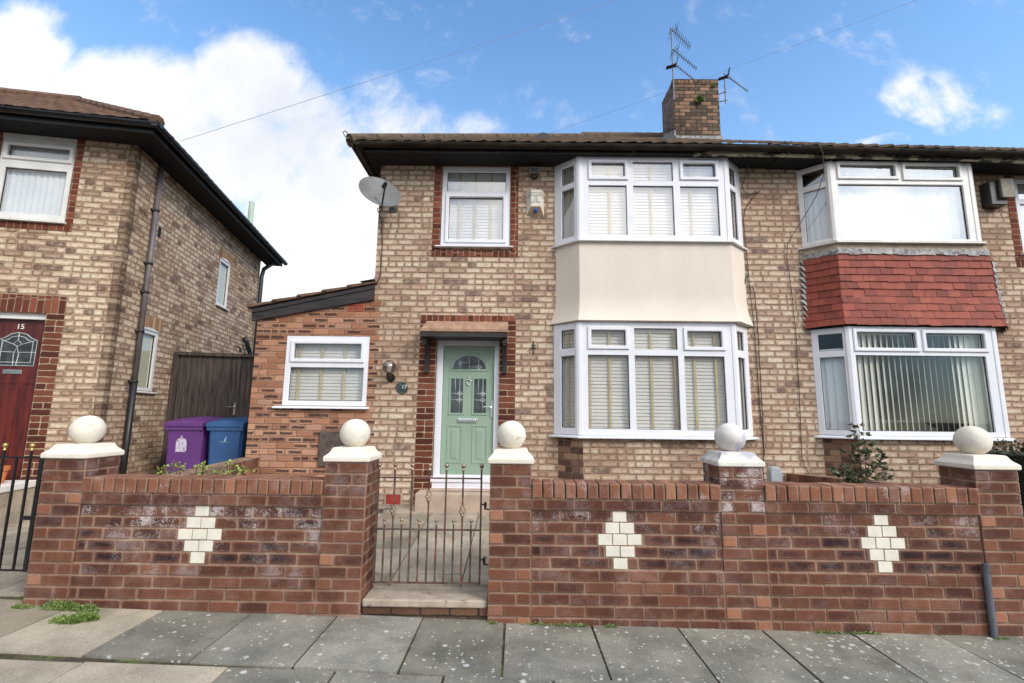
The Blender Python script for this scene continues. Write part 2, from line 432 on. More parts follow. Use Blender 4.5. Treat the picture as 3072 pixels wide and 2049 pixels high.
M_PRINTB = plain('faded_print', S(150, 176, 204), 0.6, 0.1, 30)
M_PIPE = plain('grey_downpipe', S(112, 104, 104), 0.5, 0.12, 4)
M_PIPEB = plain('black_iron_pipe', S(40, 38, 40), 0.45, 0.2, 4)
M_VENTPIPE = plain('pale_green_pipe', S(186, 202, 184), 0.6, 0.1, 4)
M_DISH = plain('grey_dish', S(128, 128, 128), 0.55, 0.1, 2.2, col2=S(100, 102, 104), metal=0.1)
M_ALARM = plain('alarm_plastic', (0.70, 0.64, 0.55), 0.5, 0.03, 5)
M_ALARMB = plain('alarm_tan_base', S(176, 150, 122), 0.5, 0.05, 5)
M_INK = plain('black_ink', S(88, 84, 80), 0.7, 0.1, 5)
M_BLUELENS = plain('blue_lens', S(40, 84, 190), 0.15, 0.1, 5)
M_GREYBOX = plain('grey_plastic', S(178, 182, 186), 0.45, 0.05, 4)
M_BROWNBOX = plain('grimy_floodlight', S(120, 110, 92), 0.5, 0.2, 10)
M_PLAQUE = plain('dark_green_slate', S(52, 68, 64), 0.5, 0.25, 20)
M_WHITEP = plain('white_paint', (0.78, 0.76, 0.72), 0.5, 0.04, 5)
M_TERRA = plain('terracotta', S(206, 120, 66), 0.8, 0.1, 6)
M_CABLE = plain('black_cable', S(70, 54, 46), 0.6, 0.2, 6)
M_WIRE = plain('overhead_wire', S(150, 165, 186), 0.7, 0.1, 6)
M_ALU = plain('weathered_aluminium', S(112, 112, 118), 0.5, 0.2, 12, metal=0.3)
M_SOFA = plain('cream_leather', S(224, 214, 184), 0.5, 0.06, 3)
M_CURTAIN = plain('white_net', (0.74, 0.76, 0.76), 0.9, 0.03, 4)
M_BLIND = plain('pale_grey_slat', (0.60, 0.585, 0.53), 0.6, 0.04, 2.0)
M_BLINDW = plain('white_slat', (0.68, 0.675, 0.66), 0.6, 0.03, 2.0)
M_TAPE = plain('yellow_tape', S(196, 180, 138), 0.9, 0.06, 9)
M_VERT = plain('vertical_slat', (0.66, 0.68, 0.58), 0.8, 0.04, 2.0)
M_VERTB = plain('pale_blue_slat', (0.66, 0.70, 0.72), 0.8, 0.03, 2.0)
M_VERTC = plain('cream_roller_blind', (0.60, 0.58, 0.42), 0.9, 0.03, 2.0)
M_JOINT = plain('dark_open_joint', S(56, 44, 37), 0.95, 0.3, 12)
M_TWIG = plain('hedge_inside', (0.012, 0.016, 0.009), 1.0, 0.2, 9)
M_CONDUIT = plain('grey_conduit', S(96, 98, 108), 0.45, 0.2, 9, stretch=(1, 1, .4))
M_SOIL = plain('garden_soil', S(84, 70, 56), 1.0, 0.3, 20, 0.02)
M_ASPH = plain('asphalt', (0.05, 0.05, 0.052), 0.9, 0.2, 60, 0.004)
M_MOSS = plain('joint_moss', S(82, 74, 56), 1.0, 0.25, 14, 0.006, spots=(5.0, 0.52, 0.62, S(92, 112, 52)))
M_AIRB = plain('terracotta_air_brick', S(190, 92, 68), 0.8, 0.1, 12)
M_AIRR = plain('red_painted_vent', S(176, 48, 42), 0.6, 0.1, 12)
M_HOLE = plain('dark_hole', (0.012, 0.011, 0.01), 0.9, 0.1, 12)


def paving(name, base, dark, spot_amt, spot_col):
    mt, t, bs = material(name)
    o = t.new('ShaderNodeTexCoord').outputs['Object']
    at = t.new('ShaderNodeVertexColor', layer_name='brick')
    r_, s_, _q = t.xyz(at.outputs[0])
    c = t.mix(t.step(t.noise(o, 2.6, 6, 0.65), 0.3, 0.7), dark, base)
    c = t.mix(t.m('MULTIPLY', r_, 1.0), t.mix(1.0, c, (0.66, 0.655, 0.63), 'MULTIPLY'), c)
    c = t.mix(t.step(t.noise(o, 100.0, 4, 0.75), 0.38, 0.64, 0.0, 0.7), c, t.mix(1.0, c, (0.58, 0.57, 0.54), 'MULTIPLY'))
    c = t.mix(t.step(t.noise(o, 1.7, 5, 0.7), 0.5, 0.72, 0.0, 0.6), c, t.mix(1.0, c, (0.6, 0.6, 0.56), 'MULTIPLY'))
    c = t.mix(t.step(t.noise(o, 210.0, 2, 0.5), 0.66, 0.72, 0.0, 0.4), c, S(190, 186, 172))
    c = t.mix(t.step(t.noise(o, 5.5, 5, 0.7), 0.60, 0.74, 0.0, 0.55), c, S(92, 90, 82))
    if spot_amt:
        # lichen blots: one per cell, few cells of each size
        for (k, thr, rad) in ((11.0, 0.55, 0.30), (19.0, 0.58, 0.33), (33.0, 0.66, 0.34)):
            v = t.new('ShaderNodeTexVoronoi', voronoi_dimensions='3D')
            v.inputs['Scale'].default_value = k
            t.l.new(o, v.inputs['Vector'])
            dn = t.m('ADD', v.outputs['Distance'], t.m('MULTIPLY', t.m('SUBTRACT', t.noise(o, k * 3.5, 4, 0.7), 0.5), 0.62))
            a, b2, c2 = t.xyz(v.outputs['Color'])
            pick = t.m('GREATER_THAN', t.m('ADD', a, t.m('MULTIPLY', t.m('SUBTRACT', s_, 0.5), 0.42)), thr + 0.1)
            size = t.m('MULTIPLY', t.m('ADD', 0.35, t.m('MULTIPLY', b2, 0.65)), rad)
            on = t.m('MULTIPLY', pick, t.step(dn, size, t.m('MULTIPLY', size, 0.7)))
            c = t.mix(t.m('MULTIPLY', on, spot_amt), c, spot_col)
    t.put(bs.inputs['Base Color'], c)
    bs.inputs['Roughness'].default_value = 0.95
    bs.inputs['Specular IOR Level'].default_value = 0.2
    b = t.new('ShaderNodeBump')
    b.inputs['Distance'].default_value = 0.004
    t.l.new(t.noise(o, 90.0, 5, 0.7), b.inputs['Height'])
    t.l.new(b.outputs[0], bs.inputs['Normal'])
    return mt


M_PAVE = paving('pavement_slab', S(174, 169, 157), S(136, 133, 124), 0.85, S(206, 206, 198))
M_PAVEL = paving('pale_pavement_slab', S(204, 192, 171), S(174, 163, 145), 0.0, S(206, 206, 198))
M_PATH = paving('garden_path_slab', S(206, 194, 174), S(160, 150, 136), 0.0, S(206, 206, 198))


def glass(name, extra, tint=(0.95, 0.95, 0.95)):
    mt = bpy.data.materials.new(name)
    mt.use_nodes = True
    t = NT(mt.node_tree)
    t.n.clear()
    tr = t.new('ShaderNodeBsdfTransparent')
    tr.inputs[0].default_value = (*tint, 1)
    gl = t.new('ShaderNodeBsdfGlossy')
    gl.inputs['Roughness'].default_value = 0.01
    gl.inputs['Color'].default_value = (1, 1, 1, 1)
    nb = t.new('ShaderNodeBump')
    nb.inputs['Distance'].default_value = 0.0007
    t.l.new(t.noise(t.new('ShaderNodeTexCoord').outputs['Object'], 1.6, 2, 0.5), nb.inputs['Height'])
    t.l.new(nb.outputs[0], gl.inputs['Normal'])
    ge = t.new('ShaderNodeNewGeometry')
    dp = t.new('ShaderNodeVectorMath', operation='DOT_PRODUCT')
    t.l.new(ge.outputs['Incoming'], dp.inputs[0])
    t.l.new(ge.outputs['Normal'], dp.inputs[1])
    cs_ = t.m('ABSOLUTE', dp.outputs['Value'])
    f = t.m('ADD', t.m('ADD', 0.06, t.m('MULTIPLY', t.m('POWER', t.m('SUBTRACT', 1.0, cs_), 5.0), 0.94)), extra, clamp=True)
    mx = t.new('ShaderNodeMixShader')
    t.l.new(f, mx.inputs[0])
    t.l.new(tr.outputs[0], mx.inputs[1])
    t.l.new(gl.outputs[0], mx.inputs[2])
    o = t.new('ShaderNodeOutputMaterial')
    t.l.new(mx.outputs[0], o.inputs[0])
    MATS[name] = mt
    return mt


M_GLASS = glass('window_glass', 0.02)
M_GLASSU = glass('bright_window_glass', 0.13)
M_SMOKE = glass('smoked_globe_glass', 0.06, (0.62, 0.58, 0.56))
M_GLASSM = glass('mirroring_window_glass', 0.25)


def leafmat(name, c1, c2, c3):
    mt, t, bs = material(name)
    at = t.new('ShaderNodeVertexColor', layer_name='brick')
    r_, _a, _b = t.xyz(at.outputs[0])
    t.put(bs.inputs['Base Color'], t.ramp(r_, [(0.0, c1), (0.55, c2), (1.0, c3)]))
    bs.inputs['Roughness'].default_value = 0.55
    return mt


M_LEAF = leafmat('shrub_leaf', (0.035, 0.06, 0.025), (0.075, 0.11, 0.045), (0.17, 0.11, 0.05))
M_LEAFY = leafmat('golden_leaf', (0.11, 0.17, 0.03), (0.25, 0.32, 0.06), (0.42, 0.45, 0.12))
M_LEAFD = leafmat('hedge_leaf', (0.018, 0.028, 0.013), (0.035, 0.05, 0.02), (0.075, 0.08, 0.03))
M_LEAFG = leafmat('weed_leaf', (0.06, 0.11, 0.02), (0.13, 0.21, 0.04), (0.26, 0.33, 0.09))
M_STEM = plain('shrub_stem', S(104, 70, 56), 0.8, 0.2, 9)

# ---------------------------------------------------------------- geometry helpers


class MB:
    def __init__(s):
        s.v, s.f, s.mi, s.c, s.b = [], [], [], [], []

    def add(s, verts, faces, mi=0, col=(0, 0, 0), bx=None):
        o = len(s.v)
        s.v += [tuple(x) for x in verts]
        for f in faces:
            s.f.append(tuple(i + o for i in f))
            s.mi.append(mi)
            s.c.append(col)
            s.b.append(bx)
        return s

    def box(s, x0, x1, y0, y1, z0, z1, mi=0, col=(0, 0, 0), rot=None):
        vs = [Vector((x, y, z)) for z in (z0, z1) for y in (y0, y1) for x in (x0, x1)]
        if rot:
            c = Vector(((x0 + x1) / 2, (y0 + y1) / 2, (z0 + z1) / 2))
            vs = [c + rot @ (q - c) for q in vs]
        return s.add(vs, [(0, 2, 3, 1), (4, 5, 7, 6), (0, 1, 5, 4), (2, 6, 7, 3), (0, 4, 6, 2), (1, 3, 7, 5)], mi, col, (x0, x1, y0, y1, z0, z1) if mi == 0 and not rot else None)

    def hexa(s, bot, top, mi=0, col=(0, 0, 0)):
        """prism between two same-length rings of points"""
        n = len(bot)
        fs = [tuple(reversed(range(n))), tuple(range(n, 2 * n))] + [(i, (i + 1) % n, n + (i + 1) % n, n + i) for i in range(n)]
        return s.add(list(bot) + list(top), fs, mi, col)

    def tube(s, pts, r, n=6, mi=0, col=(0, 0, 0), caps=True):
        pts = [Vector(q) for q in pts]
        rs = r if isinstance(r, (list, tuple)) else [r] * len(pts)
        rings = []
        prev = None
        for i, q in enumerate(pts):
            d = (pts[min(i + 1, len(pts) - 1)] - pts[max(i - 1, 0)])
            if d.length < 1e-9:
                d = Vector((0, 0, 1))
            d.normalize()
            a = prev if prev else (Vector((0, 0, 1)) if abs(d.z) < 0.9 else Vector((1, 0, 0)))
            x = (a - d * a.dot(d))
            if x.length < 1e-6:
                x = d.orthogonal()
            x.normalize()
            prev = x
            y = d.cross(x)
            rings.append([q + (x * math.cos(2 * math.pi * k / n) + y * math.sin(2 * math.pi * k / n)) * rs[i] for k in range(n)])
        vs = [p for ring in rings for p in ring]
        fs = []
        for i in range(len(pts) - 1):
            for k in range(n):
                fs.append((i * n + k, i * n + (k + 1) % n, (i + 1) * n + (k + 1) % n, (i + 1) * n + k))
        if caps:
            fs.append(tuple(reversed(range(n))))
            fs.append(tuple((len(pts) - 1) * n + k for k in range(n)))
        return s.add(vs, fs, mi, col)

    def lathe(s, prof, c, n=16, mi=0, M=None, col=(0, 0, 0)):
        vs, fs = [], []
        for (r, z) in prof:
            for k in range(n):
                a = 2 * math.pi * k / n
                q = Vector((r * math.cos(a), r * math.sin(a), z))
                vs.append((M @ q if M else q) + Vector(c))
        m = len(prof)
        for i in range(m - 1):
            for k in range(n):
                fs.append((i * n + k, i * n + (k + 1) % n, (i + 1) * n + (k + 1) % n, (i + 1) * n + k))
        fs.append(tuple(reversed(range(n))))
        fs.append(tuple((m - 1) * n + k for k in range(n)))
        return s.add(vs, fs, mi, col)

    def ball(s, c, r, n=24, mi=0, sz=1.0, wob=0.0):
        m = n // 2
        prof = [(max(1e-4, r * math.sin(math.pi * i / m)), -r * sz * math.cos(math.pi * i / m)) for i in range(m + 1)]
        return s.lathe(prof, c, n, mi)

    def holed(s, x0, x1, z0, z1, holes, y0, y1, mi=0, back=False):
        """upright slab in the xz plane with rectangular holes, front at y0, reveals back to y1"""
        xs = sorted({x0, x1, *[min(max(h[i], x0), x1) for h in holes for i in (0, 1)]})
        zs = sorted({z0, z1, *[min(max(h[i], z0), z1) for h in holes for i in (2, 3)]})
        nx, nz = len(xs), len(zs)
        solid = [[not any(h[0] < (xs[i] + xs[i + 1]) / 2 < h[1] and h[2] < (zs[j] + zs[j + 1]) / 2 < h[3] for h in holes) for j in range(nz - 1)] for i in range(nx - 1)]
        vid = {}
        vs, fs = [], []

        def V(i, j, k):
            if (i, j, k) not in vid:
                vid[(i, j, k)] = len(vs)
                vs.append((xs[i], y0 if k == 0 else y1, zs[j]))
            return vid[(i, j, k)]
        ok = lambda i, j: 0 <= i < nx - 1 and 0 <= j < nz - 1 and solid[i][j]
        for i in range(nx - 1):
            for j in range(nz - 1):
                if not solid[i][j]:
                    continue
                fs.append((V(i, j, 0), V(i + 1, j, 0), V(i + 1, j + 1, 0), V(i, j + 1, 0)))
                if back:
                    fs.append((V(i, j, 1), V(i, j + 1, 1), V(i + 1, j + 1, 1), V(i + 1, j, 1)))
                if not ok(i - 1, j):
                    fs.append((V(i, j, 0), V(i, j + 1, 0), V(i, j + 1, 1), V(i, j, 1)))
                if not ok(i + 1, j):
                    fs.append((V(i + 1, j, 0), V(i + 1, j, 1), V(i + 1, j + 1, 1), V(i + 1, j + 1, 0)))
                if not ok(i, j - 1):
                    fs.append((V(i, j, 0), V(i, j, 1), V(i + 1, j, 1), V(i + 1, j, 0)))
                if not ok(i, j + 1):
                    fs.append((V(i, j + 1, 0), V(i + 1, j + 1, 0), V(i + 1, j + 1, 1), V(i, j + 1, 1)))
        return s.add(vs, fs, mi)

    def build(s, name, mats, parent=None, M=None, smooth=False, bevel=0.0, seg=1, fixn=False, loc=False):
        me = bpy.data.meshes.new(name)
        me.from_pydata(s.v, [], s.f)
        if not isinstance(mats, (list, tuple)):
            mats = [mats]
        for m_ in mats:
            me.materials.append(m_)
        me.polygons.foreach_set('material_index', s.mi)
        ca = me.color_attributes.new('brick', 'FLOAT_COLOR', 'CORNER')
        la = me.color_attributes.new('loc', 'FLOAT_COLOR', 'CORNER') if loc else None
        uvl = me.uv_layers.new(name='UVMap')
        for p in me.polygons:
            n = p.normal
            if abs(n.z) < 0.75:
                tx = Vector((-n.y, n.x, 0)).normalized()
                if tx.x < -1e-3 or (abs(tx.x) <= 1e-3 and tx.y < 0):
                    tx = -tx
            c = s.c[p.index]
            for li in p.loop_indices:
                q = me.vertices[me.loops[li].vertex_index].co
                uvl.data[li].uv = (q.dot(tx), q.z) if abs(n.z) < 0.75 else (q.x, q.y)
                ca.data[li].color = (c[0], c[1], c[2], 1)
                if la:
                    b_ = s.b[p.index] or (-1, 2, -1, 2, -1, 2)
                    if abs(n.z) > .7:
                        la.data[li].color = (q.x - b_[0], q.y - b_[2], b_[1] - b_[0], b_[3] - b_[2])
                    elif abs(n.x) > .7:
                        la.data[li].color = (q.y - b_[2], q.z - b_[4], b_[3] - b_[2], b_[5] - b_[4])
                    else:
                        la.data[li].color = (q.x - b_[0], q.z - b_[4], b_[1] - b_[0], b_[5] - b_[4])
        if fixn:
            bm = bmesh.new()
            bm.from_mesh(me)
            bmesh.ops.recalc_face_normals(bm, faces=bm.faces)
            bm.to_mesh(me)
            bm.free()
        if smooth:
            me.shade_smooth()
        if M is not None:
            me.transform(M)
        o = bpy.data.objects.new(name, me)
        COL.objects.link(o)
        if parent is not None:
            o.parent = parent
            o.matrix_parent_inverse = world_of(parent).inverted()
        if bevel:
            b = o.modifiers.new('bevel', 'BEVEL')
            b.width = bevel
            b.segments = seg
            b.limit_method = 'ANGLE'
            b.angle_limit = RAD(40)
        return o


WORLD = {}


def world_of(o):
    """world matrix of an object from the way it was made here (every mesh is made in world space)"""
    return WORLD.get(o.name, Matrix.Identity(4))


def thing(name, label, cat, loc=(0, 0, 0), group=None):
    o = bpy.data.objects.new(name, None)
    o.empty_display_size = 0.1
    o.location = loc
    COL.objects.link(o)
    o['label'], o['category'] = label, cat
    if group:
        o['group'] = group
    WORLD[o.name] = Matrix.Translation(loc)
    return o


def tag(o, label, cat, group=None):
    o['label'], o['category'] = label, cat
    if group:
        o['group'] = group
    return o


def kind(o, k):
    o['kind'] = k
    return o


def rotz(cx, cy, a):
    return Matrix.Translation((cx, cy, 0)) @ Matrix.Rotation(a, 4, 'Z')


def wallM(ax, ay, bx, by):
    """local frame for an upright wall from plan point a to b: x along it, y into the house"""
    a = math.atan2(by - ay, bx - ax)
    return rotz(ax, ay, a)


def leaf(mb, c, d, size, col, up=None):
    """one folded leaf: two quads meeting on the midrib"""
    d = Vector(d).normalized()
    sd_ = d.cross(Vector((rng.uniform(-1, 1), rng.uniform(-1, 1), rng.uniform(-0.2, 1)))).normalized()
    nr = d.cross(sd_)
    c = Vector(c)
    a, b = c, c + d * size
    m_ = c + d * size * 0.5
    wv = size * 0.3
    l_ = m_ + sd_ * wv + nr * size * 0.12
    r2 = m_ - sd_ * wv + nr * size * 0.12
    mb.add([a, l_, b, m_, r2], [(0, 1, 2, 3), (0, 3, 2, 4)], 0, col)

# ================================================================ ground


def pave_z(x):
    return -1.612 - 0.0215 * (x + 0.7) if x < -0.2 else -1.6228 - 0.0125 * (x + 0.2)


def sheet(name, corners, mat, k='structure', n=1):
    mb = MB()
    mb.add(corners, [tuple(range(len(corners)))])
    return kind(mb.build(name, mat), k)


sheet('ground', [(-300, -300, -2.1), (300, -300, -2.1), (300, 300, -2.1), (-300, 300, -2.1)], M_SOIL)
# the bed of mossy mortar under the flags, and the road beyond the kerb
mb = MB()
xs = [-9, -6, -4, -2, -0.2, 2, 4, 7, 10]
mb.add([(x, y, pave_z(x) - 0.012) for x in xs for y in (-5.6, -2.5)], [(2 * i, 2 * i + 2, 2 * i + 3, 2 * i + 1) for i in range(len(xs) - 1)])
kind(mb.build('pavement_bed', M_MOSS), 'structure')
mb = MB()
mb.add([(x, y, pave_z(x) - 0.12) for x in xs for y in (-14, -5.6)], [(2 * i, 2 * i + 2, 2 * i + 3, 2 * i + 1) for i in range(len(xs) - 1)])
kind(mb.build('road', M_ASPH), 'structure')
mb = MB()
for i in range(20):
    x = -9 + i * 0.92
    mb.hexa([(x, -5.6, pave_z(x) - 0.3), (x + 0.91, -5.6, pave_z(x) - 0.3), (x + 0.91, -5.46, pave_z(x) - 0.3), (x, -5.46, pave_z(x) - 0.3)],
            [(x, -5.6, pave_z(x) + 0.004), (x + 0.91, -5.6, pave_z(x + 0.9) + 0.004), (x + 0.91, -5.46, pave_z(x + 0.9) + 0.004), (x, -5.46, pave_z(x) + 0.004)], 0, (rng.random(), 0, 0))
kind(mb.build('kerb', M_PAVEL), 'structure')


def slabs(mb, xs, y0, y1, mi, gap=0.008, yfun=None, spot=0.5):
    for a, b in zip(xs[:-1], xs[1:]):
        q = [(a + gap, y0 + gap), (b - gap, y0 + gap), (b - gap, y1 - gap), (a + gap, y1 - gap)]
        dz = [rng.uniform(-0.004, 0.006) for _ in range(4)]
        top = [Vector((x + rng.uniform(-0.004, 0.004), y + (yfun(x) if yfun and i < 2 else 0), pave_z(x) + d)) for i, ((x, y), d) in enumerate(zip(q, dz))]
        bot = [v - Vector((0, 0, 0.03)) for v in top]
        m_ = mi(a) if callable(mi) else mi
        sp = spot(a) if callable(spot) else spot
        mb.hexa(bot, top, m_, (rng.random(), sp, 0))


mb = MB()
X1 = [-9.0, -8.2, -7.4, -6.6, -5.8, -5.0, -4.25, -3.50, -2.76, -2.06, -1.385, -0.71, -0.055, 0.63, 1.30, 1.965, 2.65, 3.33, 4.0, 4.7, 5.4, 6.1, 7.0, 8.0, 9.0]
slabs(mb, X1, -3.60, -2.70, lambda a: 1 if a < -3.0 and a > -3.6 or a < -4.1 else 0, yfun=lambda x: -0.03 * (x + 0.7), spot=lambda a: 0.42 + 0.10 * max(-2, min(3, a)))
X2 = [-9.0, -8.1, -7.2, -6.3, -5.5, -4.6, -3.75, -2.68, -1.77, -1.1, -0.42, 0.26, 0.95, 1.62, 2.3, 2.98, 3.66, 4.3, 5.0, 5.7, 6.4, 7.2, 8.1, 9.0]
slabs(mb, X2, -4.5, -3.60, lambda a: 1 if a < -2.0 else 0, spot=lambda a: 0.45 + 0.10 * max(-2, min(3, a)), yfun=None)
slabs(mb, X1, -5.45, -4.5, 0, spot=0.5)
kind(mb.build('pavement', [M_PAVE, M_PAVEL]), 'structure')


def gard_z(y):
    return -1.452 + 0.088 * (y + 2.5)


# front garden earth, the flagged path, and the neighbour's forecourt
mb = MB()
ys = [-2.6, -1.5, -0.4, 1.8, 6]
mb.add([(x, y, gard_z(min(y, 0.2)) - 0.03) for y in ys for x in (-3.5 - 0.02 * (y + 2.6), 9.5)], [(2 * i, 2 * i + 1, 2 * i + 3, 2 * i + 2) for i in range(4)])
kind(mb.build('garden_earth', M_SOIL), 'structure')
mb = MB()
PY = [-2.46, -2.27, -1.66, -1.06, -0.46, -0.003]
for y0, y1 in zip(PY[:-1], PY[1:]):
    for a, b in ((-2.9, -2.2), (-2.2, -1.66), (-1.66, -1.06), (-1.06, -0.44), (-0.44, 0.16), (0.16, 0.76), (0.76, 1.4)):
        q = [(a + .005, y0 + .005), (b - .005, y0 + .005), (b - .005, y1 - .005), (a + .005, y1 - .005)]
        top = [Vector((x, y, gard_z(y) + rng.uniform(-.003, .003))) for x, y in q]
        mb.hexa([v - Vector((0, 0, .04)) for v in top], top, 0, (rng.random(), 0, 0))
kind(mb.build('garden_path', M_PATH), 'structure')
mb = MB()
for i in range(9):
    for j in range(8):
        a, y0 = -11 + i * 0.84, -2.66 + j * 0.6
        if a > -4.0:
            continue
        q = [(a + .005, y0 + .005), (a + .83, y0 + .005), (a + .83, y0 + .59), (a + .005, y0 + .59)]
        zz = -1.475 + 0.05 * max(0, min(3, y0 + 2.66))
        top = [Vector((x, y, -1.50 + 0.055 * min(3.2, y + 2.66) + rng.uniform(-.003, .003))) for x, y in q]
        mb.hexa([v - Vector((0, 0, .04)) for v in top], top, 0, (rng.random(), 0, 0))
kind(mb.build('forecourt', M_PATH), 'structure')
mb = MB()
mb.add([(-12, -2.72, -1.54), (-3.7, -2.72, -1.54), (-3.7, -2.62, -1.53), (-12, -2.62, -1.53)], [(0, 1, 2, 3)])
mb.add([(-12, -2.62, -1.53), (-3.9, -2.62, -1.53), (-3.9, 2.0, -1.33), (-12, 2.0, -1.33)], [(0, 1, 2, 3)])
kind(mb.build('forecourt_bed', M_MOSS), 'structure')
mb = MB()
mb.add([(-6.0, -0.6, -1.30), (-3.55, -0.6, -1.30), (-3.55, 7, -1.22), (-7.5, 7, -1.22)], [(0, 1, 2, 3)])
kind(mb.build('side_passage', M_PATH), 'structure')

# ================================================================ windows


def frame_obj(parent, M, name, outer, glasses, y0, mat, depth=0.07):
    mb = MB()
    mb.holed(outer[0], outer[1], outer[2], outer[3], [g_[:4] for g_ in glasses], y0, y0 + depth, back=True)
    return mb.build(name, mat, parent, M, bevel=0.007)


def panes(fr, M, glasses, y0, gmat, fmat, arch=None):
    for g_ in glasses:
        x0, x1, z0, z1 = g_[:4]
        if len(g_) > 4 and g_[4]:
            e = 0.052
            mb = MB()
            mb.holed(x0 - e, x1 + e, z0 - e, z1 + e, [(x0, x1, z0, z1)], y0 - 0.022, y0 + 0.012)
            mb.build('opening_sash', fmat, fr, M, bevel=0.009)
        mb = MB()
        mb.holed(x0 - .001, x1 + .001, z0 - .001, z1 + .001, [(x0 + .005, x1 - .005, z0 + .005, z1 - .005)], y0 + 0.024, y0 + 0.04)
        mb.build('gasket', M_GUTTERB, fr, M)
        mb = MB()
        mb.add([(x0, y0 + .032, z0), (x1, y0 + .032, z0), (x1, y0 + .032, z1), (x0, y0 + .032, z1)], [(0, 1, 2, 3)])
        mb.build('pane', gmat, fr, M)


def venetian(fr, M, x0, x1, z0, z1, y, tapes, mat, pitch=0.048, tilt=0.55, name='venetian_blind', tapew=0.03):
    """a lowered blind: one tilted slat under the other, with its ladder tapes"""
    mb = MB()
    n = int((z1 - z0) / pitch)
    for i in range(n):
        z = z1 - (i + 0.5) * pitch
        j = rng.uniform(-0.06, 0.06)
        hw = 0.0275
        dz_, dy_ = hw * math.sin(1.34 + j * 0.5), hw * math.cos(1.34 + j * 0.5)
        w1, w2 = rng.uniform(-.0015, .0015), rng.uniform(-.0015, .0015)
        mb.add([(x0, y - dy_, z - dz_ + w1), (x1, y - dy_, z - dz_ + w2), (x1, y, z + w2 + 0.003), (x0, y, z + w1 + 0.003), (x1, y + dy_, z + dz_ + w2), (x0, y + dy_, z + dz_ + w1)],
               [(0, 1, 2, 3), (3, 2, 4, 5)], 0)
    for tx in tapes:
        mb.box(tx - tapew / 2, tx + tapew / 2, y - 0.026, y - 0.024, z0, z1, 1)
    mb.box(x0, x1, y - 0.02, y + 0.03, z1, z1 + 0.05, 0)
    return mb.build(name, [mat, M_TAPE], fr, M)


def vertical_blind(fr, M, x0, x1, z0, z1, y, n, mat, angle=None, name='vertical_blind'):
    mb = MB()
    wd = (x1 - x0) / n * 1.12
    for i in range(n):
        cx_ = x0 + (i + 0.5) * (x1 - x0) / n
        a = RAD(angle(i / (n - 1)) + rng.uniform(-4, 4))
        tw = RAD(rng.uniform(-3, 3))
        top = [(cx_ + s_ * wd / 2 * math.cos(a), y + s_ * wd / 2 * math.sin(a) + (0.006 if s_ == 0 else 0), z1) for s_ in (-1, 0, 1)]
        bt = [(cx_ + rng.uniform(-.004, .004) + s_ * wd / 2 * math.cos(a + tw), y + s_ * wd / 2 * math.sin(a + tw) + (0.006 if s_ == 0 else 0), z0) for s_ in (-1, 0, 1)]
        mb.add(top + bt, [(0, 1, 4, 3), (1, 2, 5, 4)])
    mb.box(x0, x1, y - 0.03, y + 0.03, z1, z1 + 0.04)
    return mb.build(name, mat, fr, M)


def sill_obj(fr, M, x0, x1, y0, y1, z0, z1, mat):
    mb = MB()
    mb.add([(x0, y0, z0), (x1, y0, z0), (x1, y0, z0 + 0.018), (x0, y0, z0 + 0.018), (x0, y1, z0), (x1, y1, z0), (x1, y1, z1), (x0, y1, z1)],
           [(0, 1, 2, 3), (3, 2, 6, 7), (0, 3, 7, 4), (1, 5, 6, 2), (0, 4, 5, 1), (4, 7, 6, 5)])
    return mb.build('sill', mat, fr, M, bevel=0.003)


I4 = Matrix.Identity(4)

# ================================================================ house number 17
H17 = thing('terraced_house', 'buff brick house with sage green front door, cream rendered bay and orange brick side extension', 'house', (0.8, 0.0, -1.3))
XL, XR, XP = -2.073, 9.6, 3.80
UW = (-1.131, -0.087, 2.484, 3.740)
DO = (-1.125, -0.223, -1.03, 1.075)
mb = MB()
mb.holed(XL, XP, -1.5, 3.745, [UW, DO, (0.64, 3.32, -0.25, 1.25), (0.64, 3.32, 2.5, 3.74)], 0.0, 0.11)
mb.add([(XL, 0, -1.5), (XL, 0, 3.745), (XL, 7.4, 3.745), (XL, 7.4, -1.5)], [(0, 1, 2, 3)])
mb.add([(XL, 7.4, -1.5), (XL, 7.4, 3.745), (XP, 7.4, 3.745), (XP, 7.4, -1.5)], [(0, 1, 2, 3)])
mb.build('brick_wall', M_BUFF, H17)
mb = MB()
mb.box(XL + .02, XP - .01, 0.12, 7.38, 1.30, 1.50)
mb.box(XL + .02, XP - .01, 0.12, 7.38, 3.72, 3.74)
mb.box(XL + .02, XP - .01, 3.4, 3.45, -1.4, 3.7)
mb.box(XP - .06, XP - .01, 0.12, 3.4, -1.4, 3.7)
mb.box(0.0, 0.06, 0.30, 3.4, -1.4, 3.7)
mb.box(XL + .02, XL + .06, 0.12, 3.4, -1.4, 3.7)
mb.box(XL + .02, XP - .01, 0.12, 3.4, -1.45, -1.2)
mb.build('interior', M_ROOM, H17)

# brick dressings, a few millimetres proud of the buff bricks
mb = MB()
mb.box(-1.379, 0.012, -0.007, 0.10, 1.34, 1.42, 0)
mb.box(-1.125, -0.223, -0.006, 0.10, 1.075, 1.34, 0)
mb.build('door_lintel', M_REDSOLD, H17)
for (a, b) in ((-1.379, -1.125), (-0.223, 0.012)):
    mb = MB()
    mb.box(0, b - a, -0.006, 0.10, -1.4, 1.34)
    mb.build('door_surround', M_RED, H17, Matrix.Translation((a, 0, 0)))
mb = MB()
mb.box(-1.250, -1.131, -0.006, 0.10, 2.42, 3.745, 0)
mb.box(-0.087, 0.031, -0.006, 0.10, 2.42, 3.745, 0)
mb.box(-1.248, 0.030, -0.008, 0.10, 2.309, 2.42, 1)
mb.build('window_surround', [M_REDHEAD, M_REDSOLD], H17)

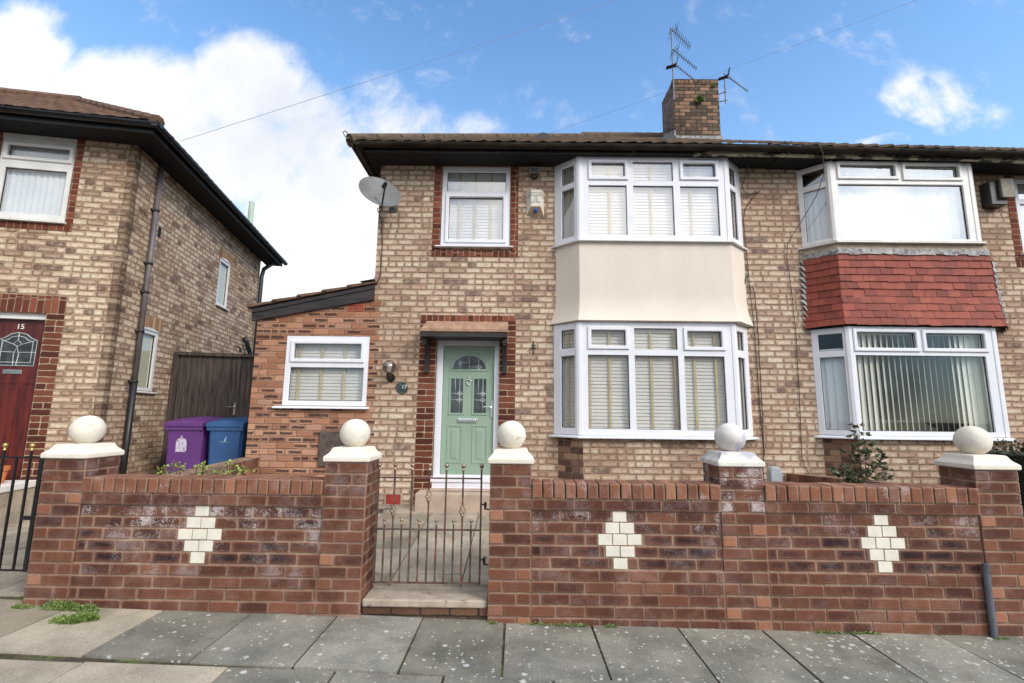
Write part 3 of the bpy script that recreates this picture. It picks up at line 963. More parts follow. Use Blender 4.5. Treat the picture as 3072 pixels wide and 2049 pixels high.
gl = [(-1.053, -0.161, 3.347, 3.655), (-1.016, -0.201, 2.577, 3.245, True)]
fr = frame_obj(H17, I4, 'upper_window', UW, gl, 0.012, M_UPVC)
panes(fr, I4, gl, 0.012, M_GLASSU, M_UPVC)
sill_obj(fr, I4, -1.198, -0.043, -0.075, 0.03, 2.440, 2.484, M_UPVC)
venetian(fr, I4, -1.10, -0.11, 2.50, 3.66, 0.10, (-0.86, -0.62, -0.38), M_BLINDW)

# ---- front door
mb = MB()
mb.holed(DO[0], DO[1], -0.865, DO[3], [(-1.033, -0.290, -0.84, 0.985)], 0.045, 0.115, back=True)
mb.box(DO[0] - 0.02, DO[1] + 0.02, -0.03, 0.11, -0.93, -0.865)
mb.box(DO[0], DO[1], -0.01, 0.11, -1.035, -0.93)
for k in range(3):
    mb.box(DO[0], DO[1], -0.013, -0.009, -0.955 - 0.03 * k, -0.945 - 0.03 * k)
dfr = mb.build('door_frame', M_UPVC, H17, bevel=0.006)
door = MB()
fan = [(-0.655 + 0.245 * math.cos(math.pi * i / 14), 0.640 + 0.207 * math.sin(math.pi * i / 14)) for i in range(15)]
door.box(-1.029, -0.294, 0.082, 0.115, -0.838, 0.98)
door = door.build('front_door', M_DOOR, H17, bevel=0.003)


def ring(mb, x0, x1, z0, z1, y, w_, h_):
    """moulded frame standing proud of a door"""
    mb.holed(x0 - w_, x1 + w_, z0 - w_, z1 + w_, [(x0, x1, z0, z1)], y - h_, y + 0.004)


mb = MB()
for (a, b) in ((-0.95, -0.734), (-0.594, -0.375)):
    ring(mb, a + .02, b - .02, -0.665, -0.175, 0.082, 0.02, 0.008)
    mb.hexa([(a + .045, 0.085, -0.64), (b - .045, 0.085, -0.64), (b - .045, 0.085, -0.20), (a + .045, 0.085, -0.20)],
            [(a + .07, 0.075, -0.615), (b - .07, 0.075, -0.615), (b - .07, 0.075, -0.225), (a + .07, 0.075, -0.225)])
for (a, b) in ((-0.911, -0.739), (-0.579, -0.406)):
    ring(mb, a, b, 0.015, 0.503, 0.082, 0.028, 0.010)
# the arched moulding round the fanlight
o_ = [(-0.655 + 0.275 * math.cos(math.pi * i / 14), 0.628 + 0.24 * math.sin(math.pi * i / 14)) for i in range(15)]
ring_v = [(x, 0.073, z) for x, z in o_] + [(x, 0.073, z) for x, z in fan] + [(x, 0.083, z) for x, z in o_] + [(x, 0.083, z) for x, z in fan]
fs = []
for i in range(14):
    fs += [(i, i + 1, 15 + i + 1, 15 + i), (30 + i, 31 + i, i + 1, i), (15 + i, 16 + i, 46 + i, 45 + i)]
mb.add(ring_v, fs)
mb.box(-0.93, -0.38, 0.073, 0.083, 0.612, 0.640)
mb.build('moulding', M_DOOR, door, bevel=0.003)
mb = MB()
mb.add([(x, 0.079, z) for x, z in fan], [tuple(range(15))])
mb.build('fanlight', M_DKGLASS, door)
for (a, b) in ((-0.911, -0.739), (-0.579, -0.406)):
    mb = MB()
    mb.add([(a, 0.079, 0.015), (b, 0.079, 0.015), (b, 0.079, 0.503), (a, 0.079, 0.503)], [(0, 1, 2, 3)])
    mb.build('glazed_panel', M_DKGLASS, door)
mb = MB()


def came(mb, pts, r=0.0035, y=0.077):
    mb.tube([(x, y, z) for x, z in pts], r, 5)


def circ(cx_, cz_, r, n=12):
    return [(cx_ + r * math.cos(2 * math.pi * i / n), cz_ + r * math.sin(2 * math.pi * i / n)) for i in range(n + 1)]


came(mb, fan + [fan[0]])
came(mb, [(-0.655, 0.64), (-0.655, 0.845)])
came(mb, [(-0.79, 0.64), (-0.79, 0.80)])
came(mb, [(-0.52, 0.64), (-0.52, 0.80)])
came(mb, [(-0.79, 0.735), (-0.655, 0.735)])
came(mb, [(-0.655, 0.675), (-0.45, 0.675)])
came(mb, circ(-0.79, 0.735, 0.024))
came(mb, circ(-0.515, 0.675, 0.027))
for a, cx_ in ((-0.911, -0.785), (-0.579, -0.452)):
    came(mb, [(cx_, 0.015), (cx_, 0.503)])
    came(mb, [(a + 0.06, 0.29), (a + 0.06, 0.503)])
    for zz in (0.20, 0.29):
        came(mb, [(a, zz), (a + 0.172, zz)])
        came(mb, circ(cx_, zz, 0.027))
mb.build('leading', M_LEADCAME, door, smooth=True)
mb = MB()
mb.box(-0.805, -0.523, 0.066, 0.084, -0.120, -0.062)
mb.box(-0.785, -0.543, 0.060, 0.067, -0.108, -0.078)
mb.build('letterbox', M_CHROME, door, bevel=0.006, seg=2)
mb = MB()
mb.ball((-0.656, 0.066, 0.515), 0.018, 10)
mb.tube([(-0.656, 0.07, 0.54), (-0.656, 0.066, 0.515)], 0.006, 6)
mb.tube([(-0.656 + 0.034 * math.sin(a), 0.060, 0.465 + 0.036 * math.cos(a)) for a in [RAD(x) for x in range(0, 375, 24)]], 0.006, 6)
mb.ball((-0.656, 0.062, 0.418), 0.012, 8)
mb.build('door_knocker', M_CHROME, door, smooth=True)
mb = MB()
mb.box(-0.338, -0.306, 0.066, 0.083, -0.045, 0.195)
mb.tube([(-0.322, 0.068, 0.105), (-0.322, 0.03, 0.105), (-0.345, 0.022, 0.106), (-0.440, 0.022, 0.104)], 0.009, 8)
mb.tube([(-0.322, 0.072, 0.035), (-0.322, 0.056, 0.035)], 0.012, 10)
mb.build('door_handle', M_CHROME, door, smooth=False, bevel=0.002)

# canopy over the door
mb = MB()
mb.add([(-1.305, -0.36, 1.118), (-0.095, -0.36, 1.118), (-0.095, -0.36, 1.160), (-1.305, -0.36, 1.160), (-1.235, -0.30, 1.240), (-0.098, -0.30, 1.240), (-1.262, -0.16, 1.300), (-0.098, -0.16, 1.300),
        (-1.262, 0.0, 1.312), (-0.098, 0.0, 1.312), (-1.305, 0.0, 1.118), (-0.095, 0.0, 1.118)],
       [(0, 1, 2, 3), (3, 2, 5, 4), (4, 5, 7, 6), (6, 7, 9, 8), (0, 10, 11, 1), (0, 3, 4, 6, 8, 10), (1, 11, 9, 7, 5, 2)])
cano = mb.build('door_canopy', M_CANOPY, H17, bevel=0.008, seg=2)
mb = MB()
mb.box(-1.295, -0.105, -0.345, -0.008, 1.048, 1.116)
mb.build('canopy_board', M_BLACKWOOD, cano, bevel=0.003)
for xb in (-1.285, -0.175):
    mb = MB()
    mb.box(xb, xb + 0.065, -0.055, -0.007, 0.58, 1.046)
    mb.box(xb, xb + 0.065, -0.27, -0.056, 0.985, 1.046)
    for i in range(7):
        a0, a1 = RAD(90 * i / 7), RAD(90 * (i + 1) / 7)
        p0 = (-0.255 + 0.20 * math.sin(a0) * 0.98, 0.99 - 0.30 * (1 - math.cos(a0)))
        p1 = (-0.255 + 0.20 * math.sin(a1) * 0.98, 0.99 - 0.30 * (1 - math.cos(a1)))
        mb.hexa([(xb + .012, p0[0], p0[1] - .04), (xb + .053, p0[0], p0[1] - .04), (xb + .053, p0[0], p0[1]), (xb + .012, p0[0], p0[1])],
                [(xb + .012, p1[0], p1[1] - .04), (xb + .053, p1[0], p1[1] - .04), (xb + .053, p1[0], p1[1]), (xb + .012, p1[0], p1[1])])
    mb.box(xb + .005, xb + .06, -0.075, -0.007, 0.575, 0.64)
    mb.build('canopy_bracket', M_BLACKWOOD, cano, bevel=0.003)
# stone step below the door and the vents low in the wall
mb = MB()
mb.box(-1.285, -0.02, -0.355, -0.008, -1.32, -1.035)
mb.box(-1.15, -0.20, -0.16, -0.008, -1.034, -1.012)
mb.build('door_step', M_STONE, H17, bevel=0.012, seg=2)
mb = MB()
mb.box(-1.768, -1.524, -0.014, 0.0, -1.250, -1.090, 1)
for k in range(6):
    mb.box(-1.745, -1.547, -0.024, -0.013, -1.236 + 0.023 * k, -1.221 + 0.023 * k, 0)
mb.build('wall_vent', [M_AIRR, M_CONC], H17)

# ---- the two-storey bay
BJ0, BJ1, BA, BB, BY = 0.572, 3.385, 0.905, 3.060, -0.30


def bay(parent, pts, zt, zb, gfront, gleft, gright, gmat, fmat, name, sill, blindf, blinds):
    """three-sided window; pts = plan points wall, corner, corner, wall"""
    p0, p1, p2, p3 = pts
    Mf = wallM(*p1, *p2)
    Lf = p2[0] - p1[0]
    gf = [(a - p1[0], b - p1[0], c, d, *r) for (a, b, c, d, *r) in gfront]
    f0 = frame_obj(parent, Mf, name, (0.02, Lf - 0.02, zb, zt), gf, 0.0, fmat)
    panes(f0, Mf, gf, 0.0, gmat, fmat)
    blindf(f0, Mf, Lf)
    for (a, b, gs) in ((p0, p1, gleft), (p2, p3, gright)):
        Ms = wallM(*a, *b)
        Ls = math.hypot(b[0] - a[0], b[1] - a[1])
        x = frame_obj(f0, Ms, 'side_frame', (0.0, Ls, zb, zt), gs, 0.002, fmat)
        # panes and blinds are pieces of the bay itself
        panes(f0, Ms, gs, 0.002, gmat if a is p0 else gmat, fmat)
        blinds(f0, Ms, Ls, a is p0)
    for (p, a0) in ((p1, 1), (p2, -1)):
        mb = MB()
        q = [(-0.042 * a0, 0.05), (-0.036 * a0, 0.012), (0.0, -0.008), (0.046 * a0, -0.008), (0.046 * a0, 0.05)]
        q = [(p[0] + x, p[1] + y) for x, y in q]
        if a0 < 0:
            q = q[::-1]
        mb.hexa([(x, y, zb) for x, y in q], [(x, y, zt) for x, y in q])
        mb.build('corner_post', fmat, f0, bevel=0.006, seg=2)
    # the sill follows the three sides
    zs, so = sill
    mb = MB()
    out = [(p0[0] - so * 1.2, 0.0), (p1[0] - so * 0.42, p1[1] - so), (p2[0] + so * 0.42, p2[1] - so), (p3[0] + so * 1.2, 0.0)]
    inn = [(p0[0] + .02, 0.02), (p1[0] + .01, p1[1] + .02), (p2[0] - .01, p2[1] + .02), (p3[0] - .02, 0.02)]
    for i in range(3):
        a, b, c, d = out[i], out[i + 1], inn[i + 1], inn[i]
        mb.add([(*a, zs), (*b, zs), (*c, zs), (*d, zs), (*a, zs + .018), (*b, zs + .018), (*c, zb), (*d, zb)], [(3, 2, 1, 0), (0, 1, 5, 4), (4, 5, 6, 7)])
    mb.build('sill', fmat, f0)
    return f0


def bf17(z0, z1, tapes, mat):
    def f(fr_, M_, L_):
        venetian(fr_, M_, 0.05, L_ - 0.05, z0, z1, 0.085, tapes, mat)
    return f


def bs17(z0, z1, mat):
    def f(fr_, M_, L_, left):
        venetian(fr_, M_, 0.05, L_ - 0.05, z0, z1, 0.085, (L_ * 0.5,), mat)
    return f


gup = [(1.091, 1.570, 3.436, 3.650, True), (1.693, 2.275, 3.378, 3.676), (2.421, 2.884, 3.442, 3.647, True), (1.045, 1.595, 2.553, 3.307), (1.692, 2.272, 2.553, 3.305), (2.370, 2.920, 2.555, 3.303)]
glo = [(1.055, 1.525, 0.955, 1.169, True), (1.650, 2.243, 0.908, 1.204), (2.377, 2.848, 0.950, 1.165, True), (1.007, 1.566, -0.176, 0.827), (1.649, 2.246, -0.180, 0.824), (2.327, 2.878, -0.181, 0.822)]
gsu = [(0.135, 0.355, 3.385, 3.655), (0.135, 0.355, 2.56, 3.30)]
gsr = [(0.085, 0.30, 3.385, 3.655), (0.085, 0.30, 2.56, 3.30)]
bay(H17, [(BJ0, 0), (BA, BY), (BB, BY), (BJ1, 0)], 3.755, 2.487, gup, gsu, gsr, M_GLASSU, M_UPVC, 'upper_bay_window', (2.452, 0.045),
    bf17(2.50, 3.67, (0.46, 1.06, 1.64), M_BLINDW), bs17(2.50, 3.67, M_BLIND))
gsu = [(0.135, 0.365, 0.925, 1.19), (0.135, 0.365, -0.17, 0.82)]
gsr = [(0.085, 0.31, 0.925, 1.19), (0.085, 0.31, -0.17, 0.82)]
bay(H17, [(0.556, 0), (0.880, BY), (3.035, BY), (3.358, 0)], 1.285, -0.262, glo, gsu, gsr, M_GLASS, M_UPVC, 'lower_bay_window', (-0.300, 0.06),
    bf17(-0.24, 1.15, (0.16, 0.435, 1.01, 1.33, 1.61, 1.90), M_BLIND), bs17(-0.24, 1.15, M_BLIND))
# rendered apron, flared at its foot
mb = MB()
lev = [(2.452, 0.0), (1.72, 0.0)] + [(1.72 - 0.42 * k / 14, 0.080 * (k / 14) ** 2.3) for k in range(1, 15)]
rings = []
for z, fl in lev:
    rings.append([(0.594 - fl * 1.1, 0.002, z), (0.903 - fl * 0.42, -0.288 - fl, z), (3.062 + fl * 0.42, -0.288 - fl, z), (3.378 + fl * 1.1, 0.002, z)])
vs = [p_ for r_ in rings for p_ in r_]
fs = []
for i in range(len(rings) - 1):
    for k in range(3):
        fs.append((i * 4 + k, (i + 1) * 4 + k, (i + 1) * 4 + k + 1, i * 4 + k + 1))
vs += [(0.60, 0.002, 1.288), (0.90, -0.28, 1.288), (3.04, -0.28, 1.288), (3.36, 0.002, 1.288)]
b0, t0 = (len(rings) - 1) * 4, len(rings) * 4
for k in range(3):
    fs.append((b0 + k, t0 + k, t0 + k + 1, b0 + k + 1))
mb.add(vs, fs)
for x in (1.55, 2.0, 2.46):          # hairline cracks at the foot of the render
    mb.tube([(x + 0.018, -0.2935, 1.44), (x + 0.006, -0.322, 1.37), (x + 0.012, -0.362, 1.315)], 0.0022, 4, 1)
mb.build('rendered_apron', [M_RENDER, M_HOLE], H17)
# brick base under the bay
mb = MB()
mb.add([(0.93, -0.275, -1.5), (3.03, -0.275, -1.5), (3.03, -0.275, -0.295), (0.93, -0.275, -0.295)], [(0, 1, 2, 3)], 0)
mb.add([(3.03, -0.275, -1.5), (3.33, 0.0, -1.5), (3.33, 0.0, -0.295), (3.03, -0.275, -0.295)], [(0, 1, 2, 3)], 0)
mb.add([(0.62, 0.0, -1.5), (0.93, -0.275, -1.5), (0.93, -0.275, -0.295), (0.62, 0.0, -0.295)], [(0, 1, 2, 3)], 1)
mb.build('bay_base', [M_BUFF, M_SPLAY], H17)

# ---- side extension
LTW = (-3.300, -2.096, 0.089, 1.094)
mb = MB()
mb.holed(-3.747, XL, -1.5, 1.22, [LTW], -0.002, 0.11)
mb.add([(-3.747, -0.002, 1.22), (XL, -0.002, 1.22), (XL, -0.002, 1.74), (-3.747, -0.002, 1.40)], [(0, 1, 2, 3)])
mb.add([(-3.747, -0.002, -1.5), (-3.747, -0.002, 1.40), (-3.747, 3.0, 1.40), (-3.747, 3.0, -1.5)], [(0, 1, 2, 3)])
zr = -1.5
k = 0
while zr < 1.6:
    zr = -1.4535 + 0.0855 * k
    mb.box(XL, XL + (0.112 if k % 2 else 0.045), -0.003, 0.0, zr + .004, zr + .0815, 0)
    k += 1
mb.build('extension_wall', M_ORANGE, H17)
mb = MB()
mb.box(-3.73, XL - .03, 0.45, 0.5, -1.4, 1.2)
mb.box(-3.73, XL - .03, 0.12, 0.5, 1.16, 1.2)
mb.box(-3.73, -3.70, 0.12, 0.5, -1.4, 1.2)
mb.build('extension_interior', M_ROOM, H17)
gl = [(-3.178, -2.212, 0.761, 0.977, True), (-3.219, -2.165, 0.160, 0.635)]
fr = frame_obj(H17, I4, 'side_window', LTW, gl, 0.0, M_UPVC)
panes(fr, I4, gl, 0.0, M_GLASS, M_UPVC)
sill_obj(fr, I4, -3.399, -2.047, -0.075, 0.02, 0.050, 0.090, M_UPVC)
venetian(fr, I4, -3.25, -2.14, 0.11, 0.95, 0.09, (-3.12, -2.79, -2.46), M_BLIND)
mb = MB()
A, B = (-3.815, 1.300, 1.470), (-2.062, 1.632, 1.850)
mb.hexa([(A[0], -0.045, A[1]), (B[0], -0.045, B[1]), (B[0], -0.004, B[1]), (A[0], -0.004, A[1])], [(A[0], -0.045, A[2]), (B[0], -0.045, B[2]), (B[0], -0.004, B[2]), (A[0], -0.004, A[2])])
mb.hexa([(A[0], -0.062, A[2] - .055), (B[0], -0.062, B[2] - .055), (B[0], -0.0455, B[2] - .055), (A[0], -0.0455, A[2] - .055)], [(A[0], -0.062, A[2]), (B[0], -0.062, B[2]), (B[0], -0.0455, B[2]), (A[0], -0.0455, A[2])])
mb.build('barge_board', M_BLACKWOOD, H17)
mb = MB()
n = 5
for i in range(n):
    f0_, f1_ = i / n, (i + 1) / n
    xa, xb = -3.865 + 1.79 * f0_, -3.865 + 1.79 * f1_
    za, zb_ = 1.485 + 0.380 * f0_, 1.485 + 0.380 * f1_
    for j in range(9):
        ya = -0.09 + j * 0.34
        pr = [(0, 0.0), (0.05, 0.018), (0.12, 0.022), (0.20, 0.004), (0.34, 0.0)]
        for (q0, h0_), (q1, h1_) in zip(pr[:-1], pr[1:]):
            mb.hexa([(xa - .02, ya + q0, za), (xb + .05, ya + q0, zb_ + .008), (xb + .05, ya + q1, zb_ + .008), (xa - .02, ya + q1, za)],
                    [(xa - .02, ya + q0, za + .045 + h0_), (xb + .05, ya + q0, zb_ + .030 + h0_), (xb + .05, ya + q1, zb_ + .030 + h1_), (xa - .02, ya + q1, za + .045 + h1_)])
mb.build('extension_roof', M_ROOF15, H17)
mb = MB()
mb.add([(-2.26, -0.11, 1.885), (-2.06, -0.11, 1.925), (-2.06, 0.6, 1.96), (-2.26, 0.6, 1.90), (-2.06, 0.0, 2.02), (-2.06, 0.6, 2.02)], [(0, 1, 2, 3), (1, 4, 5, 2)])
mb.build('roof_flashing', M_LEAD, H17)
mb = MB()
mb.box(-2.434, -2.204, -0.010, -0.003, 1.465, 1.567, 0)
for i in range(8):
    for j in range(4):
        mb.box(-2.421 + i * .0265, -2.405 + i * .0265, -0.012, -0.0105, 1.476 + j * .0225, 1.489 + j * .0225, 1)
mb.build('air_brick', [M_AIRB, M_HOLE], H17)
mb = MB()
mb.box(-2.721, -2.27, -0.035, -0.003, -0.745, -0.262)
mb.build('meter_cupboard', M_METER, H17, bevel=0.008)

# ---- roof, eaves and gutter, shared along the terrace
EY = -0.50


def eave_z(x):
    return 3.862 - 0.019 * max(0.0, x - 3.2)


def pitch(x):
    return 0.632 - 0.018 * min(max((x - 2.2) / 3.2, 0.0), 1.6)


def roof_grid(mb, x0, x1, hip, ridge_y):
    step = 0.0275
    nx_ = int((x1 - x0) / step)
    ys_ = []
    y = EY
    while y < ridge_y - .01:
        y2 = min(y + 0.29, ridge_y)
        ys_ += [(y, 0.026), (y2, 0.0)]
        y = y2
    base = len(mb.v)
    vs_ = []
    for (y, lift) in ys_:
        for i in range(nx_ + 1):
            x = x0 + (x1 - x0) * i / nx_
            xx = max(x, -2.45 + (y - EY)) if hip else x
            fx_ = (xx / 0.215) % 1.0
            cor = 0.030 * (fx_ ** 1.4 if fx_ < 0.86 else (1 - fx_) / 0.14 * 0.81)
            z = eave_z(xx) + pitch(xx) * (y - EY) + cor + lift + 0.004 * math.sin(xx * 3.1 + y * 7)
            vs_.append((xx, y, z))
    fs_ = []
    for j in range(len(ys_) - 1):
        for i in range(nx_):
            fs_.append((j * (nx_ + 1) + i, j * (nx_ + 1) + i + 1, (j + 1) * (nx_ + 1) + i + 1, (j + 1) * (nx_ + 1) + i))
    # the thickness of the lowest course
    n0 = len(vs_)
    for i in range(nx_ + 1):
        v = vs_[i]
        vs_.append((v[0], v[1] + 0.004, v[2] - 0.032))
    for i in range(nx_):
        fs_.append((n0 + i, n0 + i + 1, i + 1, i))
    mb.add(vs_, fs_)


RY = 3.5
mb = MB()
roof_grid(mb, -2.45, XP, True, RY)
zr_ = 3.862 + 0.632 * 4
mb.add([(-2.45, EY, 3.88), (1.55, RY, zr_), (-2.45, 7.5, 3.88)], [(0, 1, 2)])
mb.add([(-2.45, 7.5, 3.88), (1.55, RY, zr_), (XP, RY, zr_), (XP, 7.5, 3.88)], [(0, 1, 2, 3)])
# undersides of the eave tiles
mb.add([(-2.45, EY, 3.850), (XP, EY, 3.846), (XP, -0.36, 3.90), (-2.45, -0.36, 3.90)], [(0, 1, 2, 3)])
roof17 = mb.build('roof', M_ROOF, H17)
mb = MB()
for i in range(14):
    t0_, t1_ = 4.0 * i / 14, 4.0 * (i + 1) / 14
    for (ta, tb, ra, rb) in ((t0_, t1_ + 0.03, 0.098, 0.078),):
        pts_ = [(-2.45 + ta + 0.04, EY + ta + 0.04, 3.875 + 0.632 * ta), (-2.45 + tb, EY + tb, 3.875 + 0.632 * tb)]
        mb.tube(pts_, [ra, rb], 10)
for i in range(8):
    mb.tube([(1.5 + i * 0.3, RY, zr_ + .01), (1.82 + i * 0.3, RY, zr_ + .01)], [0.11, 0.10], 10)
mb.build('hip_tiles', M_ROOF, roof17)
mb = MB()
mb.tube([(-2.40, -0.44, 3.90), (-2.47, -0.50, 3.92), (-2.49, -0.52, 3.97), (-2.47, -0.50, 4.0), (-2.44, -0.47, 3.985)], 0.008, 6)
mb.build('hip_iron', M_ALU, roof17)
for (px_, py_, s_) in ((0.40, 0.05, 1.0), (2.33, 0.05, 1.0)):
    mb = MB()
    zz = eave_z(px_) + 0.632 * (py_ - EY)
    mb.hexa([(px_ - .15, py_ - .17, zz - .09), (px_ + .15, py_ - .17, zz - .09), (px_ + .15, py_ + .15, zz + .10), (px_ - .15, py_ + .15, zz + .10)],
            [(px_ - .15, py_ - .17, zz - .055), (px_ + .15, py_ - .17, zz - .055), (px_ + .15, py_ + .15, zz + .135), (px_ - .15, py_ + .15, zz + .135)])
    prof = [(px_ + 0.115 * math.cos(math.pi * i / 10), zz - 0.045 + 0.105 * math.sin(math.pi * i / 10)) for i in range(11)]
    mb.hexa([(x, py_ - .12, z) for x, z in prof], [(px_ + (x - px_) * .8, py_ + .12, z + .09) for x, z in prof])
    mb.build('roof_vent', M_GUTTERB, roof17)


def gutter(parent, path, r, mat, brackets, name='gutter', M=None):
    mb = MB()
    for (p_, q_) in zip(path[:-1], path[1:]):
        p_, q_ = Vector(p_), Vector(q_)
        d = (q_ - p_).normalized()
        sd_ = Vector((d.y, -d.x, 0)).normalized()
        pr_ = [(math.cos(a) * r, -math.sin(a) * r * 1.05) for a in [math.pi * i / 8 for i in range(9)]]
        mb.hexa([p_ + sd_ * c + Vector((0, 0, s_)) for c, s_ in pr_], [q_ + sd_ * c + Vector((0, 0, s_)) for c, s_ in pr_])
        L_ = (q_ - p_).length
        if brackets:
            for i in range(int(L_ / brackets)):
                c0 = p_ + d * (0.35 + brackets * i)
                pr2 = [(c * 1.10, s_ * 1.12 + 0.004) for c, s_ in pr_]
                mb.hexa([c0 + sd_ * c + Vector((0, 0, s_)) for c, s_ in pr2], [c0 + d * 0.05 + sd_ * c + Vector((0, 0, s_)) for c, s_ in pr2])
    return mb.build(name, mat, parent, M)


gutter(H17, [(-2.345, -0.462, 3.838), (XP - .003, -0.462, 3.826)], 0.060, M_GUTTER, 1.12)
gutter(H17, [(-2.285, 7.4, 3.838), (-2.285, -0.52, 3.838)], 0.060, M_GUTTER, 0, 'side_gutter')
mb = MB()
mb.box(-2.205, 2.55, -0.400, -0.375, 3.742, 3.918)
mb.box(2.551, XP - .001, -0.392, -0.375, 3.849, 3.915)
mb.box(-2.205, -2.180, -0.374, 7.5, 3.742, 3.852)
mb.build('fascia', M_FASCIA, H17)
mb = MB()
mb.box(2.551, XP - .002, -0.402, -0.376, 3.722, 3.848)
mb.build('peeling_fascia', M_PEEL, H17)
mb = MB()
mb.box(-2.179, XP - .002, -0.374, 0.02, 3.747, 3.760)
mb.box(-2.179, XL - .001, 0.021, 7.5, 3.747, 3.760)
mb.build('soffit', M_SOFFIT, H17)

# chimney stack on the party line
CX0, CX1, CY0, CY1, CZ0, CZ1 = 3.39, 4.37, 2.70, 3.50, 5.4, 7.28
mb = MB()
mb.add([(CX0, CY0, CZ0), (CX1, CY0, CZ0), (CX1, CY0, CZ1), (CX0, CY0, CZ1)], [(0, 1, 2, 3)], 0)
mb.add([(CX1, CY0, CZ0), (CX1, CY1, CZ0), (CX1, CY1, CZ1), (CX1, CY0, CZ1)], [(0, 1, 2, 3)], 0)
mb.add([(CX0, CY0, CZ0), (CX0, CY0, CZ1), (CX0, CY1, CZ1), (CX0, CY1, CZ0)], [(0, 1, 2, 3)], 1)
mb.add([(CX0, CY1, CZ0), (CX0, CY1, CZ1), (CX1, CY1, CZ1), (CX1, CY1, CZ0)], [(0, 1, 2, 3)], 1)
mb.add([(CX0, CY0, CZ1), (CX1, CY0, CZ1), (CX1, CY1, CZ1), (CX0, CY1, CZ1)], [(0, 1, 2, 3)], 0)
for i in range(11):
    a = CX0 - 0.01 + i * 0.0905
    j = rng.uniform(-.006, .006)
    mb.box(a, a + 0.083, CY0 - 0.012 + j, CY0 + 0.1, CZ1 - 0.115, CZ1 + 0.004 + j, 0)
chim = mb.build('chimney', [M_CHIM, M_CHIMSIDE], H17)
mb = MB()
mb.box(CX0 - .03, CX1 + .02, CY0 - 0.05, CY0 - 0.002, 5.845, 5.925)
mb.hexa([(CX0 - .03, CY0 - .05, 5.86), (CX0 - .002, CY0 - .05, 5.86), (CX0 - .002, CY1, 6.35), (CX0 - .03, CY1, 6.35)],
        [(CX0 - .03, CY0 - .05, 6.05), (CX0 - .002, CY0 - .05, 6.05), (CX0 - .002, CY1, 6.47), (CX0 - .03, CY1, 6.47)])
mb.build('chimney_flashing', M_LEAD, chim)

# ================================================================ house number 19
H19 = thing('terraced_house', 'brick house on the right with red hanging tiles between its two white bay windows', 'house', (6.0, 0.0, -1.3))
RW = (7.50, 8.5, 2.45, 3.62)
mb = MB()
mb.holed(XP + .001, XR, -1.5, 3.745, [(4.33, 6.79, -0.22, 1.24), (4.33, 6.79, 2.5, 3.70), RW], 0.0, 0.11)
mb.add([(XR, 0, -1.5), (XR, 0, 3.745), (XR, 7.4, 3.745), (XR, 7.4, -1.5)], [(0, 1, 2, 3)])
mb.add([(XP, 7.4, -1.5), (XP, 7.4, 3.745), (XR, 7.4, 3.745), (XR, 7.4, -1.5)], [(0, 1, 2, 3)])
mb.build('brick_wall', M_BUFF, H19)
mb = MB()
mb.box(XP + .01, XR - .01, 0.12, 7.38, 1.30, 1.50)
mb.box(XP + .01, XR - .01, 0.12, 7.38, 3.72, 3.74)
mb.box(XP + .01, XR - .01, 3.4, 3.45, -1.4, 3.7)
mb.box(XP + .01, XP + .06, 0.12, 3.4, -1.4, 3.7)
mb.box(7.1, 7.16, 0.12, 3.4, -1.4, 3.7)
mb.box(XP + .01, XR - .01, 0.12, 3.4, -1.45, -1.2)
mb.build('interior', M_ROOM, H19)
cx0, cx1 = 4.555, 6.575
gup = [(4.701, 5.488, 3.480, 3.655, True), (5.644, 6.407, 3.468, 3.645, True), (4.656, 6.452, 2.539, 3.355)]
glo = [(4.708, 5.512, 0.965, 1.180, True), (5.655, 6.446, 0.967, 1.172, True), (4.675, 6.451, -0.162, 0.862)]


def b19u(fr_, M_, L_):
    mb = MB()
    n_ = 60
    mb.add([(0.06 + (L_ - .12) * i / n_, 0.13 + 0.012 * math.sin(i * 1.3), z) for z in (2.52, 3.66) for i in range(n_ + 1)], [(i, i + 1, n_ + 2 + i, n_ + 1 + i) for i in range(n_)])
    mb.build('net_curtain', M_CURTAIN, fr_, M_)


def b19us(fr_, M_, L_, left):
    vertical_blind(fr_, M_, 0.04, L_ - 0.03, 2.52, 3.36, 0.09, 5, M_VERTB, lambda t_: 18)


def b19l(fr_, M_, L_):
    vertical_blind(fr_, M_, 0.09, L_ - 0.08, -0.17, 1.17, 0.12, 23, M_VERT,
                   lambda t_: 12 + 34 * min(1.0, max(0.0, (t_ - 0.02) * 4)) if t_ < 0.74 else max(10, 46 - (t_ - 0.74) * 260))


def b19ls(fr_, M_, L_, left):
    vertical_blind(fr_, M_, 0.05, L_ - 0.03, -0.17, 0.93, 0.09, 4, M_VERTB, lambda t_: 10)


bay(H19, [(4.245, 0), (cx0, BY), (cx1 + .02, BY), (6.90, 0)], 3.712, 2.502, gup, [(0.07, 0.36, 3.42, 3.635), (0.07, 0.36, 2.56, 3.335)], [(0.07, 0.36, 3.42, 3.635), (0.07, 0.36, 2.56, 3.335)], M_GLASSM, M_UPVC15,
    'upper_bay_window', (2.462, 0.055), b19u, b19us)
bay(H19, [(4.268, 0), (4.605, BY), (6.612, BY), (6.93, 0)], 1.262, -0.226, glo, [(0.085, 0.375, 0.935, 1.175), (0.085, 0.375, -0.16, 0.845)], [(0.085, 0.375, 0.935, 1.175), (0.085, 0.375, -0.16, 0.845)], M_GLASS, M_UPVC,
    'lower_bay_window', (-0.270, 0.06), b19l, b19ls)
